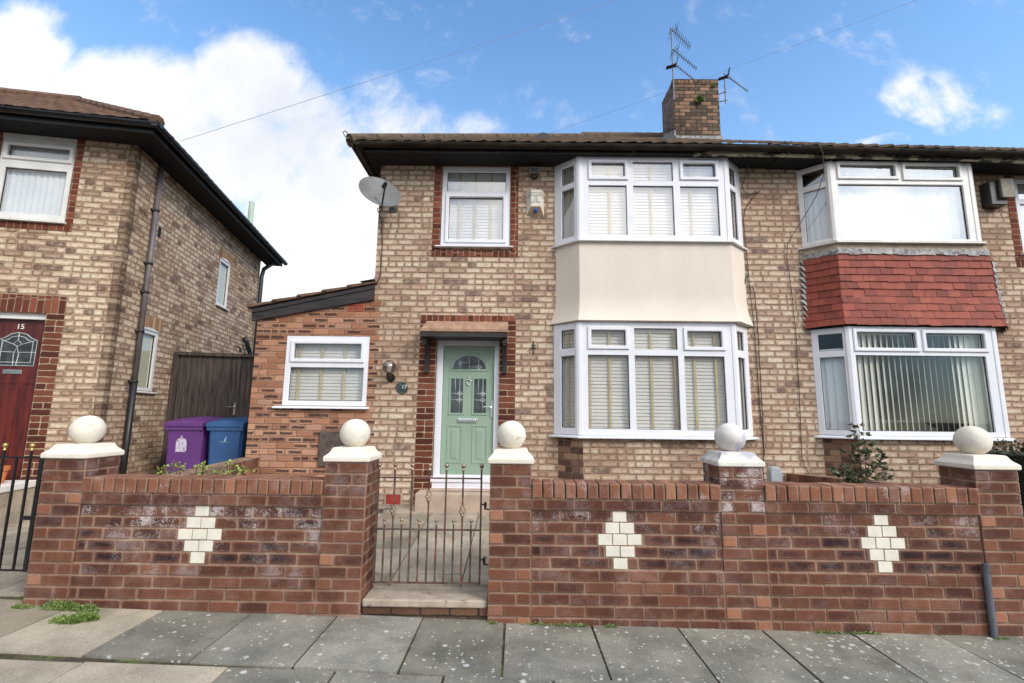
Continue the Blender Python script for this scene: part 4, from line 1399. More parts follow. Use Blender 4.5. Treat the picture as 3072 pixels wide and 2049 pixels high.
# hanging tiles, row upon row, with a slipped one
mb = MB()
ptop = [(4.262, 0.0), (4.562, -0.285), (6.60, -0.285), (6.92, 0.0)]
rows = 10
for r in range(rows):
    zt_ = 2.335 - r * 0.1045
    fl = 0.0 if r < 7 else (r - 6) * 0.014
    grow = 0.003 * r
    fl2 = 0.0 if r < 6 else (r - 5) * 0.014
    P_ = [(4.245 - fl - grow * .3, 0.0), (4.560 - grow * .2 - fl * .4, -0.290 - fl), (6.685 + grow + fl * .4, -0.290 - fl), (7.0 + grow + fl, 0.0)]
    for sidx in range(3):
        a, b = Vector((*P_[sidx], 0)), Vector((*P_[sidx + 1], 0))
        L_ = (b - a).length
        d = (b - a).normalized()
        nrm = Vector((d.y, -d.x, 0))
        tw_ = 0.166
        x = (0.0 if r % 2 else -tw_ / 2) - 0.01
        while x < L_ - .005:
            x0_, x1_ = max(x, -0.010) + .0015, min(x + tw_, L_ + 0.010) - .0015
            x += tw_
            if x1_ - x0_ < .02:
                continue
            if sidx == 1 and r == 5 and 0.17 < (x0_ + x1_) / 2 < 0.33:
                dzz = 0.052
            else:
                dzz = rng.uniform(-.005, .005)
            k1, k2 = rng.uniform(-.003, .004), rng.uniform(-.003, .004)
            z0_, z1_ = zt_ - 0.118 - dzz, zt_ + 0.035 - dzz
            o0, o1 = 0.024 + (fl2 - fl), 0.002
            pA, pB = a + d * x0_, a + d * x1_
            fb = fl * 0.18
            bot = [pA + nrm * (o0 + k1) + Vector((0, 0, z0_ + k1)), pB + nrm * (o0 + k2) + Vector((0, 0, z0_ + k2)), pB + nrm * (o0 + k2 - .013) + Vector((0, 0, z0_ + k2)), pA + nrm * (o0 + k1 - .013) + Vector((0, 0, z0_ + k1))]
            top = [pA + nrm * (o1 + .002) + Vector((0, 0, z1_)), pB + nrm * (o1 + .002) + Vector((0, 0, z1_)), pB + nrm * (o1 - .011) + Vector((0, 0, z1_)), pA + nrm * (o1 - .011) + Vector((0, 0, z1_))]
            mb.hexa(bot, top, 0, (rng.random() * (0.75 if sidx != 0 else 0.6), 0, 0))
        # backing
        mb.add([(P_[sidx][0] + .01, P_[sidx][1] + .012, zt_ - .13), (P_[sidx + 1][0] - .01, P_[sidx + 1][1] + .012, zt_ - .13), (P_[sidx + 1][0] - .01, P_[sidx + 1][1] + .012, zt_ + .01),
                (P_[sidx][0] + .01, P_[sidx][1] + .012, zt_ + .01)], [(0, 1, 2, 3)], 1)
mb.build('hanging_tiles', [M_TILE, M_HOLE], H19)
mb = MB()
for (P_, za, zb_, mi) in (([(4.25, 0.0), (4.562, -0.286), (6.675, -0.286), (6.98, 0.0)], 2.462, 2.375, 1), ([(4.235, -0.004), (4.556, -0.312), (6.685, -0.312), (7.0, -0.004)], 2.382, 2.300, 0)):
    for i in range(3):
        n_ = 14 if i == 1 else 4
        for k in range(n_):
            q0 = Vector((*P_[i], 0)).lerp(Vector((*P_[i + 1], 0)), k / n_)
            q1 = Vector((*P_[i], 0)).lerp(Vector((*P_[i + 1], 0)), (k + 1) / n_)
            w0, w1 = (rng.uniform(-.012, .012), rng.uniform(-.012, .012)) if mi == 0 else (0, 0)
            mb.add([(q0.x, q0.y, za), (q1.x, q1.y, za), (q1.x, q1.y - .008, zb_ + w1), (q0.x, q0.y - .008, zb_ + w0)], [(0, 1, 2, 3)], mi)
mb.build('lead_apron', [M_LEAD, M_CEMENT], H19)
for (xw, sg) in ((4.235, -1), (7.005, 1)):
    mb = MB()
    for r in range(12):
        z = 2.30 - r * 0.0855
        wv = 0.075 + rng.uniform(-.02, .02)
        x0_ = xw + (0.03 * r / 12 * sg if sg > 0 else -0.012 * r / 12)
        mb.add([(x0_ - sg * .03, -0.006, z), (x0_ + sg * wv, -0.012 - rng.random() * .03, z - .006), (x0_ + sg * .01, -0.02 - rng.random() * .03, z - .085), (x0_ - sg * .03, -0.03, z - .09)], [(0, 1, 2), (0, 2, 3)])
    mb.build('step_flashing', M_LEAD, H19)
mb = MB()
mb.add([(4.62, -0.275, -1.5), (6.59, -0.275, -1.5), (6.59, -0.275, -0.268), (4.62, -0.275, -0.268)], [(0, 1, 2, 3)], 0)
mb.add([(6.59, -0.275, -1.5), (6.88, 0.0, -1.5), (6.88, 0.0, -0.268), (6.59, -0.275, -0.268)], [(0, 1, 2, 3)], 0)
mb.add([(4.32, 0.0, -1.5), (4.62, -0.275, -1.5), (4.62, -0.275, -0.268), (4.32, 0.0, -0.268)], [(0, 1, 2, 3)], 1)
mb.build('bay_base', [M_BUFF, M_SPLAY], H19)
mb = MB()
mb.box(7.38, 7.50, -0.006, 0.1, 2.35, 3.70, 0)
mb.box(7.38, 8.6, -0.008, 0.1, 2.24, 2.348, 1)
mb.build('window_surround', [M_REDHEAD, M_REDSOLD], H19)
gl = [(7.58, 8.42, 3.30, 3.55), (7.58, 8.42, 2.52, 3.22)]
fr = frame_obj(H19, I4, 'small_window', RW, gl, 0.012, M_UPVC)
panes(fr, I4, gl, 0.012, M_GLASSM, M_UPVC)
sill_obj(fr, I4, 7.45, 8.55, -0.06, 0.03, 2.41, 2.45, M_UPVC)
venetian(fr, I4, 7.54, 8.46, 2.47, 3.57, 0.10, (7.8, 8.2), M_BLINDW)
mb = MB()
roof_grid(mb, XP, 10.0, False, RY)
mb.add([(XP, 7.5, 3.8), (XP, RY, 6.3), (10, RY, 6.1), (10, 7.5, 3.7)], [(0, 1, 2, 3)])
mb.build('roof', M_ROOF, H19)
gutter(H19, [(XP, -0.462, 3.826), (7.2, -0.462, 3.768), (10, -0.462, 3.71)], 0.060, M_GUTTER, 1.3)
mb = MB()
for a, b, m_ in ((XP, 6.5, 0), (6.5, 10.0, 0)):
    zl = lambda x: 3.716 - 0.013 * (x - XP) - (0.030 * max(0, x - 6.5))
    mb.hexa([(a, -0.402, zl(a)), (b, -0.402, zl(b)), (b, -0.376, zl(b)), (a, -0.376, zl(a))], [(a, -0.402, zl(a) + .12), (b, -0.402, zl(b) + .12), (b, -0.376, zl(b) + .12), (a, -0.376, zl(a) + .12)])
mb.build('peeling_fascia', M_PEEL, H19)
mb = MB()
mb.hexa([(XP, -0.394, 3.80), (10, -0.394, 3.66), (10, -0.38, 3.66), (XP, -0.38, 3.80)], [(XP, -0.394, eave_z(XP) + .055), (10, -0.394, eave_z(10) + .055), (10, -0.38, eave_z(10) + .06), (XP, -0.38, eave_z(XP) + .06)])
mb.build('tilting_fillet', M_FASCIA, H19)
mb = MB()
mb.hexa([(XP, -0.374, 3.735), (10, -0.374, 3.64), (10, 0.02, 3.64), (XP, 0.02, 3.735)], [(XP, -0.374, 3.748), (10, -0.374, 3.655), (10, 0.02, 3.655), (XP, 0.02, 3.748)])
mb.build('soffit', M_SOFFIT, H19)

# ================================================================ house number 15, set at an angle on the left
HX, HY, HR = -5.552, -0.352, 0.1815
HM = rotz(HX, HY, HR)
HS = HM @ Matrix.Rotation(RAD(90), 4, 'Z')     # side wall: local x runs back along the house, y into it
H15 = thing('corner_house', 'weathered brick house on the left with dark red door numbered 15 and a grey downpipe', 'house', (HX, HY, -1.4))
UW15 = (-1.685, -0.772, 2.595, 3.835)
DO15 = (-1.600, -0.812, -1.45, 1.285)
mb = MB()
mb.holed(-6.0, 0.0, -1.7, 3.835, [UW15, DO15], 0.0, 0.13)
mb.build('front_wall', M_BUFF15, H15, HM)
SW1, SW2 = (0.635, 1.175, 0.295, 1.235), (3.120, 3.670, 2.170, 3.150)
mb = MB()
mb.holed(0.0, 5.47, -1.7, 3.835, [SW1, SW2], 0.0, 0.10)
# flat arches and the missing brick
mb.box(0.775, 0.865, -0.0025, 0.0, 2.73, 2.90, 1)
mb.add([(5.47, 0, -1.7), (5.47, 6, -1.7), (5.47, 6, 3.835), (5.47, 0, 3.835)], [(0, 1, 2, 3)])
mb.build('side_wall', [M_BUFF15, M_HOLE], H15, HS)
mb = MB()
mb.box(0.58, 1.23, -0.004, 0.02, 1.235, 1.475)
mb.build('window_arch', M_BUFFSOLD, H15, HS)
mb = MB()
mb.box(3.07, 3.72, -0.004, 0.02, 3.150, 3.36)
mb.build('window_arch', M_BUFFSOLD, H15, HS)
mb = MB()
mb.box(-5.9, -0.15, 0.15, 5.3, 1.5, 1.6)
mb.box(-5.9, -0.15, 0.15, 5.3, 3.80, 3.82)
mb.box(-5.9, -0.15, 2.6, 2.65, -1.5, 3.75)
mb.box(-0.22, -0.17, 0.15, 5.3, -1.5, -0.4)
mb.build('interior', M_ROOM, H15, HM)
mb = MB()
mb.box(-0.772, -0.672, -0.006, 0.1, 2.575, 3.835, 0)
mb.box(-1.80, -1.685, -0.006, 0.1, 2.575, 3.835, 0)
mb.box(-1.80, -0.672, -0.008, 0.1, 2.455, 2.574, 1)
mb.build('window_surround', [M_REDHEAD, M_REDSOLD], H15, HM)
mb = MB()
mb.box(-1.82, -0.597, -0.007, 0.12, 1.286, 1.525, 0)
mb.build('door_lintel', M_REDSOLD, H15, HM)
for (a, b) in ((-0.812, -0.597), (-1.82, -1.60)):
    mb = MB()
    mb.box(0, b - a, -0.006, 0.12, -1.6, 1.285)
    mb.build('door_surround', M_RED, H15, HM @ Matrix.Translation((a, 0, 0)))
gl = [(-1.600, -0.848, 3.507, 3.665, True), (-1.605, -0.850, 2.681, 3.337)]
fr = frame_obj(H15, HM, 'upper_window', (UW15[0], UW15[1], UW15[2], 3.775), gl, 0.012, M_UPVC15)
panes(fr, HM, gl, 0.012, M_GLASS, M_UPVC15)
sill_obj(fr, HM, -1.74, -0.745, -0.06, 0.03, 2.552, 2.595, M_UPVC15)
mb = MB()
mb.box(UW15[0], UW15[1], -0.004, 0.09, 3.776, 3.834)
mb.build('window_head', M_UPVC15, fr, HM)
vertical_blind(fr, HM, -1.64, -0.80, 2.62, 3.70, 0.10, 11, M_VERTB, lambda t_: 14)
# front door 15
mb = MB()
mb.holed(DO15[0], DO15[1], -1.40, 1.285, [(-1.55, -0.83, -1.38, 1.205)], 0.085, 0.14)
mb.box(-1.60, -0.812, 0.05, 0.084, 1.205, 1.285)
mb.build('door_frame', M_UPVC15, H15, HM)
mb = MB()
mb.box(-1.549, -0.831, 0.12, 0.16, -1.378, 1.204)
d15 = mb.build('red_door', M_DOORR, H15, HM)
dx_ = -1.178
prof = [(-0.225, 0.575), (0.225, 0.575), (0.225, 0.925), (0.15, 0.955), (0.09, 1.005), (0.0, 1.025), (-0.09, 1.005), (-0.15, 0.955), (-0.225, 0.925)]
mb = MB()
mb.add([(dx_ + x, 0.1175, z) for x, z in prof], [tuple(range(len(prof)))])
mb.build('leaded_glass', M_DKGLASS, d15, HM)
mb = MB()
for sc_ in (1.0, 0.80):
    came(mb, [(dx_ + x * sc_, 0.79 + (z - 0.79) * sc_) for x, z in prof + [prof[0]]], 0.0045, 0.115)
came(mb, [(dx_ - 0.225, 0.76), (dx_ - 0.03, 0.755)], 0.004, 0.115)
came(mb, [(dx_ + 0.03, 0.755), (dx_ + 0.225, 0.76)], 0.004, 0.115)
came(mb, [(dx_ - 0.018, 0.575), (dx_ - 0.03, 0.72), (dx_, 0.84), (dx_ + 0.03, 0.72), (dx_ + 0.018, 0.575)], 0.0045, 0.115)
came(mb, [(dx_ - 0.2, 0.92), (dx_ - 0.05, 0.865), (dx_, 0.925), (dx_ + 0.05, 0.865), (dx_ + 0.2, 0.92)], 0.0045, 0.115)
came(mb, [(dx_, 0.925), (dx_, 1.02)], 0.004, 0.115)
came(mb, [(dx_ - 0.05, 0.865), (dx_, 0.835), (dx_ + 0.05, 0.865)], 0.004, 0.115)
mb.build('leading', M_LEADCAME, d15, HM)
mb = MB()
mb.box(dx_ - 0.115, dx_ + 0.105, 0.105, 0.119, 0.463, 0.520)
mb.box(dx_ - 0.085, dx_ + 0.075, 0.100, 0.106, 0.475, 0.508)
mb.build('letterbox', M_CHROME, d15, HM, bevel=0.004)
mb = MB()
for a in (-1.50, -1.27, -1.04):
    ring(mb, a, a + 0.17, -1.2, 0.33, 0.12, 0.016, 0.008)
mb.build('door_panel', M_DOORR, d15, HM, bevel=0.003)
for (Wn, gls) in ((SW1, [(0.70, 1.105, 0.345, 1.175)]), (SW2, [(3.18, 3.605, 2.225, 3.085)])):
    fr = frame_obj(H15, HS, 'side_window', Wn, gls, 0.005, M_UPVC15)
    panes(fr, HS, gls, 0.005, M_GLASS, M_UPVC15)
    sill_obj(fr, HS, Wn[0] - 0.03, Wn[1] + 0.06, -0.05, 0.03, Wn[2] - 0.035, Wn[2], M_UPVC15)
    mb = MB()
    mb.box(Wn[0] + .02, Wn[1] - .02, 0.06, 0.07, Wn[2], Wn[3])
    mb.build('roller_blind', M_VERTC, fr, HS)
    mb = MB()
    ar = [(Wn[0], Wn[3])] + [(Wn[0] + (Wn[1] - Wn[0]) * i / 8, Wn[3] + 0.045 * math.sin(math.pi * i / 8)) for i in range(1, 8)] + [(Wn[1], Wn[3])]
    mb.hexa([(x, -0.006, z) for x, z in ar], [(x, 0.05, z) for x, z in ar])
    mb.build('arched_head', M_UPVC15, fr, HS)

# hipped roof with its own eaves


def slope(mb, x0, x1, y0, depth, z0, m_, M, clipR=True, clipL=False):
    step = 0.05
    nx_ = int((x1 - x0) / step)
    ys_ = []
    y = 0.0
    while y < depth - .01:
        y2 = min(y + 0.27, depth)
        ys_ += [(y, 0.024), (y2, 0.0)]
        y = y2
    vs_ = []
    for (y, lift) in ys_:
        for i in range(nx_ + 1):
            x = x0 + (x1 - x0) * i / nx_
            if clipR:
                x = min(x, x1 - y)
            if clipL:
                x = max(x, x0 + y)
            vs_.append(M @ Vector((x, y0 + y, z0 + m_ * y + lift + 0.012 * abs(math.sin(math.pi * x / 0.2)) + 0.006 * math.sin(x * 2.3 + y * 5))))
    fs_ = []
    for j in range(len(ys_) - 1):
        for i in range(nx_):
            fs_.append((j * (nx_ + 1) + i, j * (nx_ + 1) + i + 1, (j + 1) * (nx_ + 1) + i + 1, (j + 1) * (nx_ + 1) + i))
    mb.add(vs_, fs_)


OV, EZ, MP, DP = 0.48, 3.955, 0.65, 3.1
mb = MB()
slope(mb, -8.0, OV, -OV, DP, EZ, MP, HM)
slope(mb, -OV, 5.95, -OV, DP, EZ, MP, HS, True, True)
mb.add([HM @ Vector(q) for q in ((-8, 5.95, EZ), (-8, 2.62, EZ + MP * DP), (-2.6, 2.62, EZ + MP * DP), (OV, 5.95, EZ))], [(0, 1, 2, 3)])
r15 = mb.build('roof', M_ROOF15, H15)
mb = MB()
for i in range(11):
    a, b = 3.1 * i / 11, 3.1 * (i + 1) / 11 + .03
    mb.tube([HM @ Vector((OV - a - .02, -OV + a + .02, EZ + .02 + MP * a)), HM @ Vector((OV - b, -OV + b, EZ + .02 + MP * b))], [0.095, 0.075], 9)
for i in range(17):
    mb.tube([HM @ Vector((-2.6 - i * .3, 2.62, EZ + .02 + MP * DP)), HM @ Vector((-2.92 - i * .3, 2.62, EZ + .02 + MP * DP))], [0.10, 0.095], 9)
mb.build('hip_tiles', M_ROOF15, r15)
mb = MB()
mb.box(-8, 0.40, -0.41, -0.385, 3.825, 3.945)
mb.box(0.376, 0.401, -0.384, 5.9, 3.825, 3.945)
mb.build('fascia', M_FASCIA, H15, HM)
mb = MB()
mb.box(-8, 0.375, -0.384, 0.0, 3.836, 3.850)
mb.box(0.0, 0.375, 0.001, 5.9, 3.836, 3.850)
mb.build('soffit', M_SOFFIT, H15, HM)
gutter(H15, [(-8, -0.47, 3.94), (0.53, -0.47, 3.94)], 0.058, M_GUTTERB, 0.9, M=HM)
gutter(H15, [(0.465, -0.52, 3.94), (0.465, 5.95, 3.94)], 0.058, M_GUTTERB, 1.1, 'side_gutter', M=HM)
mb = MB()
mb.tube([(0.06, 0.55, 3.84), (0.06, 0.55, 0.42)], 0.036, 10, 0)
mb.tube([(0.06, 0.55, 0.425), (0.06, 0.55, -1.5)], 0.042, 10, 1)
for z in (3.05, 2.2, 1.15, 0.40, 1.75):
    mb.tube([(0.06, 0.55, z), (0.06, 0.55, z + 0.035)], 0.047, 10, 1)
    mb.box(0.0, 0.05, 0.50, 0.60, z + .004, z + .03, 1)
mb.build('downpipe', [M_PIPE, M_PIPEB], H15, HM, smooth=True)
mb = MB()
mb.tube([(0.30, 5.50, 3.80), (0.08, 5.50, 3.62), (0.07, 5.42, 3.4), (0.07, 5.42, -1.4)], 0.05, 10)
mb.tube([(0.05, 4.70, 1.72), (0.10, 4.72, 1.62), (0.10, 5.30, 1.15), (0.10, 5.36, 1.0)], 0.055, 10)
mb.tube([(0.02, 4.35, 1.44), (0.07, 4.36, 1.46), (0.09, 4.40, 1.42), (0.09, 4.42, 1.33)], 0.018, 8)
mb.build('rear_drainpipe', M_PIPEB, H15, HM, smooth=True)
mb = MB()
mb.tube([(-0.75, 6.6, 4.4), (-0.75, 6.6, 5.86)], 0.075, 10)
mb.build('vent_pipe', M_VENTPIPE, H15, HM)

# ================================================================ front garden wall, brick by brick
CH, BL, JT = 0.0905, 0.236, 0.008
ZT = -0.405


def brick_run(mb, x0, x1, y0, y1, z0, z1, off, tone, eff=0.0, skip=None, jit=0.0022, L=BL):
    """one course of stretchers from x0 to x1; skip = (a, b) interval left free"""
    x = x0 - off
    while x < x1 - 1e-4:
        a, b = max(x, x0), min(x + L, x1)
        x += L
        segs = [(a, b)]
        if skip:
            segs = [s_ for s_ in ((a, min(b, skip[0])), (max(a, skip[1]), b)) if s_[1] - s_[0] > 0.025]
        for (p, q) in segs:
            if q - p < 0.022:
                continue
            e = rng.uniform(-jit, jit)
            t_ = tone if not callable(tone) else tone((p + q) / 2)
            mb.box(p + JT / 2 + e, q - JT / 2 + rng.uniform(-jit, jit), y0 + rng.uniform(-.0015, .0025), y1, z0 + JT / 2 + rng.uniform(-.001, .001), z1 - JT / 2 + rng.uniform(-.001, .001), 0,
                   (rng.random() * 0.84, t_, eff if not callable(eff) else eff((p + q) / 2)))


def pier(parent, x0, x1, zb, tone_top, eff, cap_mat, capw, label=None):
    y0, y1 = -2.80, -2.452
    mb = MB()
    mb.box(x0 + .006, x1 - .006, y0 + .006, y1 - .006, zb - .15, ZT - .002, 1)
    wx_ = x1 - x0
    st = wx_ * 0.665
    k = 0
    z = ZT
    while z > zb:
        z0, z1 = z - CH, z
        tn = tone_top if k < 6 else 0.15
        ef = eff if k < 4 else 0.1
        fl = k % 2
        j = JT / 2
        xx = (lambda a, b: (a, b)) if fl else (lambda a, b: (x0 + x1 - b, x0 + x1 - a))
        yd = (y1 - y0) * .335
        for (xa, xb, ya, yb) in ((x0, x0 + st, y0, y0 + yd), (x0 + st, x1, y0, y0 + (y1 - y0) * .665), (x1 - st, x1, y1 - yd, y1), (x0, x1 - st, y1 - (y1 - y0) * .665, y1)):
            a, b = xx(xa, xb)
            A = a if abs(a - x0) < 1e-6 else a + j
            B = b if abs(b - x1) < 1e-6 else b - j
            C = ya if abs(ya - y0) < 1e-6 else ya + j
            D = yb if abs(yb - y1) < 1e-6 else yb - j
            hd = (b - a) < 0.15 and ya == y0
            mb.box(A + rng.uniform(-.001, .001), B + rng.uniform(-.001, .001), C + rng.uniform(-.001, .002), D, z0 + j, z1 - j, 0, (min(1, rng.random() * .8 + (0.42 if hd and k > 2 else 0.0)), max(0, tn + rng.uniform(-.15, .15) - (0.3 if hd and k > 2 else 0)), ef))
        z -= CH
        k += 1
    p_ = mb.build('pier', [M_GBRICK, M_GMORT], parent, loc=True)
    if label:
        p_['label'] = label
    cx_, cy_ = (x0 + x1) / 2, (y0 + y1) / 2
    h = capw / 2
    lv = [(h - .006, ZT + .001), (h, ZT + .008), (h, ZT + .040), (h - .012, ZT + .052), (h - .030, ZT + .068), (h - .042, ZT + .085), (h - .050, ZT + .104), (h - .056, ZT + .112), (h - .070, ZT + .116)]
    mb = MB()
    vs_ = []
    for (r, z) in lv:
        vs_ += [(cx_ - r, cy_ - r, z), (cx_ + r, cy_ - r, z), (cx_ + r, cy_ + r, z), (cx_ - r, cy_ + r, z)]
    fs_ = [(3, 2, 1, 0), tuple(range(4 * len(lv) - 4, 4 * len(lv)))]
    for i in range(len(lv) - 1):
        for q in range(4):
            fs_.append((4 * i + q, 4 * i + (q + 1) % 4, 4 * i + 4 + (q + 1) % 4, 4 * i + 4 + q))
    mb.add(vs_, fs_)
    mb.build('pier_cap', cap_mat, p_, bevel=0.006, seg=2)
    mb = MB()
    mb.ball((cx_, cy_, -0.176), 0.127, 40, sz=0.98)
    mb.lathe([(0.055, ZT + .112), (0.06, ZT + .118), (0.05, ZT + .13)], (cx_, cy_, 0), 16)
    for i_, v in enumerate(mb.v):
        q_ = Vector(v) - Vector((cx_, cy_, -0.176))
        k_ = 1 + 0.010 * math.sin(q_.x * 31 + cx_ * 5) * math.sin(q_.y * 27 + 1.3) + 0.008 * math.sin(q_.z * 44 + q_.x * 20 + cx_)
        mb.v[i_] = tuple(Vector((cx_, cy_, -0.176)) + q_ * k_)
    mb.build('ball_finial', cap_mat, p_, smooth=True)
    return p_


def panel(parent, x0, x1, zbl, zbr, dcx, eff_top, tone_base=0.1, wet=0.0):
    mb = MB()
    zb = min(zbl, zbr) - .1
    mb.box(x0, x1, -2.781, -2.585, -1.2195, -0.765, 1)
    mb.box(x0 - .001, x1 + .001, -2.793, -2.580, zb - .1, -1.2200, 1)
    mb.box(x0, x1, -2.798, -2.565, -0.7645, -0.672, 1)
    zt_ = ZT - 4 * CH
    nt = [1, 2, 3, 2, 1]
    inl = MB()
    for k in range(12):
        z1, z0 = zt_ - k * CH, zt_ - (k + 1) * CH
        if k < 5:
            w_ = nt[k] * 0.1185
            a, b = dcx - w_ / 2, dcx + w_ / 2
            brick_run(mb, x0, x1, -2.786, -2.70, z0, z1, (0.0, 0.118, 0.03, 0.15, 0.08)[k], lambda x, kk=k: (0.55, 0.7, 0.85, 0.9, 0.9)[kk] + rng.uniform(-.3, .15), eff=(lambda x, kk=k: eff_top * (1.3, 1.15, 0.55, 0.3, 0.3)[kk] * rng.uniform(.3, 1.25)), skip=(a, b))
            for t_ in range(nt[k]):
                xa = a + t_ * 0.1185
                e1, e2 = rng.uniform(-.002, .002), rng.uniform(-.002, .002)
                inl.box(xa + .0035, xa + .115, -2.790 + e1, -2.72, z0 + .005 + e2, z1 - .005 + e1, 0)
        else:
            if z1 < min(zbl, zbr) - .02:
                break
            brick_run(mb, x0 - (0.0 if True else 0), x1, -2.800, -2.70, z0, z1, (k % 2) * 0.118 + .04, lambda x: max(0, tone_base + rng.uniform(-.1, .25)), eff=(eff_top * .35 if k == 5 else 0.12))
    p_ = mb.build('wall_panel', [M_GBRICK, M_GMORT], parent, loc=True)
    inl.build('tile_inlay', M_INLAY, p_, bevel=0.002)
    mb = MB()
    brick_run(mb, x0, x1, -2.806, -2.69, -0.7660, -0.6735, 0.118, lambda x: 0.45 + rng.uniform(-.2, .25), eff=0.15)
    n_ = round((x1 - x0) / 0.0905)
    wd = (x1 - x0) / n_
    for i in range(n_):
        a = x0 + i * wd
        hgt = -0.549 + rng.uniform(-.004, .003)
        mb.box(a + rng.uniform(.003, .008), a + wd - rng.uniform(.003, .008), -2.814 + rng.uniform(-.004, .004), -2.575, -0.672, hgt, 0,
               (0.72 + rng.random() * .22 + (0.1 if rng.random() < .18 else 0), max(0, 0.03 + rng.uniform(-.1, .08)), 0.2 + (0.5 if rng.random() < .15 else 0)))
    mb.box(x0, x1, -2.790, -2.58, -0.672, -0.562, 1)
    mb.build('brick_coping', [M_GBRICK, M_JOINT], p_, loc=True)
    return p_


GWL = thing('garden_wall', 'low red brick front wall left of the rusty gate with a cream tile diamond and two ball-topped piers', 'garden wall', (-2.5, -2.63, -1.6))
pier(GWL, -3.897, -3.545, -1.56, 0.35, 0.3, M_CAP, 0.392)
panel(GWL, -3.544, -1.556, -1.54, -1.60, -2.548, 1.0)
pier(GWL, -1.555, -1.207, -1.64, 0.2, 0.25, M_CAP, 0.385)
GWR = thing('garden_wall', 'long red brick front wall right of the rusty gate with two cream tile diamonds and three ball-topped piers', 'garden wall', (2.0, -2.63, -1.62))
pier(GWR, -0.192, 0.150, -1.65, 0.2, 0.2, M_CAP, 0.385)
panel(GWR, 0.151, 1.694, -1.62, -1.64, 0.868, 0.55)
p4 = pier(GWR, 1.695, 2.050, -1.66, 0.45, 1.15, M_CAPGREY, 0.388, 'pier streaked white with salts under a partly grey cap')
panel(GWR, 2.051, 3.789, -1.65, -1.67, 2.990, 0.35)
pier(GWR, 3.790, 4.138, -1.69, 0.2, 0.25, M_CAP, 0.388)


def side_wall(name, label, a, b, z0a, z0b, wd, mat):
    d = (Vector((*b, 0)) - Vector((*a, 0)))
    L_ = d.length
    d.normalize()
    n_ = Vector((-d.y, d.x, 0)) * wd / 2
    mb = MB()
    A, B = Vector((*a, 0)), Vector((*b, 0))
    mb.hexa([A - n_ * .9 + Vector((0, 0, -1.6)), B - n_ * .9 + Vector((0, 0, -1.6)), B + n_ * .9 + Vector((0, 0, -1.6)), A + n_ * .9 + Vector((0, 0, -1.6))],
            [A - n_ * .9 + Vector((0, 0, z0a - .12)), B - n_ * .9 + Vector((0, 0, z0b - .12)), B + n_ * .9 + Vector((0, 0, z0b - .12)), A + n_ * .9 + Vector((0, 0, z0a - .12))], 1)
    k = int(L_ / 0.0905)
    for i in range(k):
        p0, p1 = A + d * (L_ * i / k + .004), A + d * (L_ * (i + 1) / k - .004)
        za, zb_ = z0a + (z0b - z0a) * i / k, z0a + (z0b - z0a) * (i + 1) / k
        mb.hexa([p0 - n_ + Vector((0, 0, za - .122)), p1 - n_ + Vector((0, 0, zb_ - .122)), p1 + n_ + Vector((0, 0, zb_ - .122)), p0 + n_ + Vector((0, 0, za - .122))],
                [p0 - n_ + Vector((0, 0, za)), p1 - n_ + Vector((0, 0, zb_)), p1 + n_ + Vector((0, 0, zb_)), p0 + n_ + Vector((0, 0, za))], 0, (0.5 + rng.random() * .5, 0.05, 0.2))
    return tag(mb.build(name, [M_GBRICK, mat], None, loc=True), label, 'garden wall')


side_wall('dividing_wall', 'low brick dividing wall running back from the front wall to the orange brick extension beside the bins', (-3.66, -0.01), (-3.16, -2.45), -0.632, -0.600, 0.22, M_ORANGE)
side_wall('dividing_wall', 'low brick dividing wall running between the two bay windows behind the right front wall', (3.88, -0.01), (3.95, -2.44), -0.760, -0.605, 0.22, M_GMORT)

# gate step
GS = thing('gate_step', 'worn concrete step on a brick riser below the rusty gate', 'step', (-0.7, -2.65, -1.6))
mb = MB()
mb.box(-1.2, -0.198, -2.775, -2.452, -1.533, -1.474)
mb.build('step_slab', M_CONC, GS, bevel=0.012, seg=2)
mb = MB()
mb.box(-1.2, -0.198, -2.755, -2.46, -1.75, -1.5335)
mb.build('step_riser', M_STEPBRICK, GS)

# ================================================================ gates


def twist(mb, x, y, z0, z1, r, turns=5, mi=0):
    n_ = max(4, int((z1 - z0) / 0.012))
    vs_, fs_ = [], []
    for i in range(n_ + 1):
        z = z0 + (z1 - z0) * i / n_
        a0 = turns * 2 * math.pi * i / n_
        for k in range(4):
            vs_.append((x + r * math.cos(a0 + k * math.pi / 2), y + r * math.sin(a0 + k * math.pi / 2), z))
    for i in range(n_):
        for k in range(4):
            fs_.append((4 * i + k, 4 * i + (k + 1) % 4, 4 * i + 4 + (k + 1) % 4, 4 * i + 4 + k))
    mb.add(vs_, fs_, mi)


def finial(parent, x, y, z, r, mat):
    mb = MB()
    mb.ball((x, y, z), r, 14)
    mb.lathe([(r * .35, z - r * 2.3), (r * .62, z - r * 2.1), (r * .62, z - r * 1.7), (r * .35, z - r * 1.5), (r * .5, z - r * 1.0)], (x, y, 0), 10)
    mb.build('ball_finial', mat, parent, smooth=True)


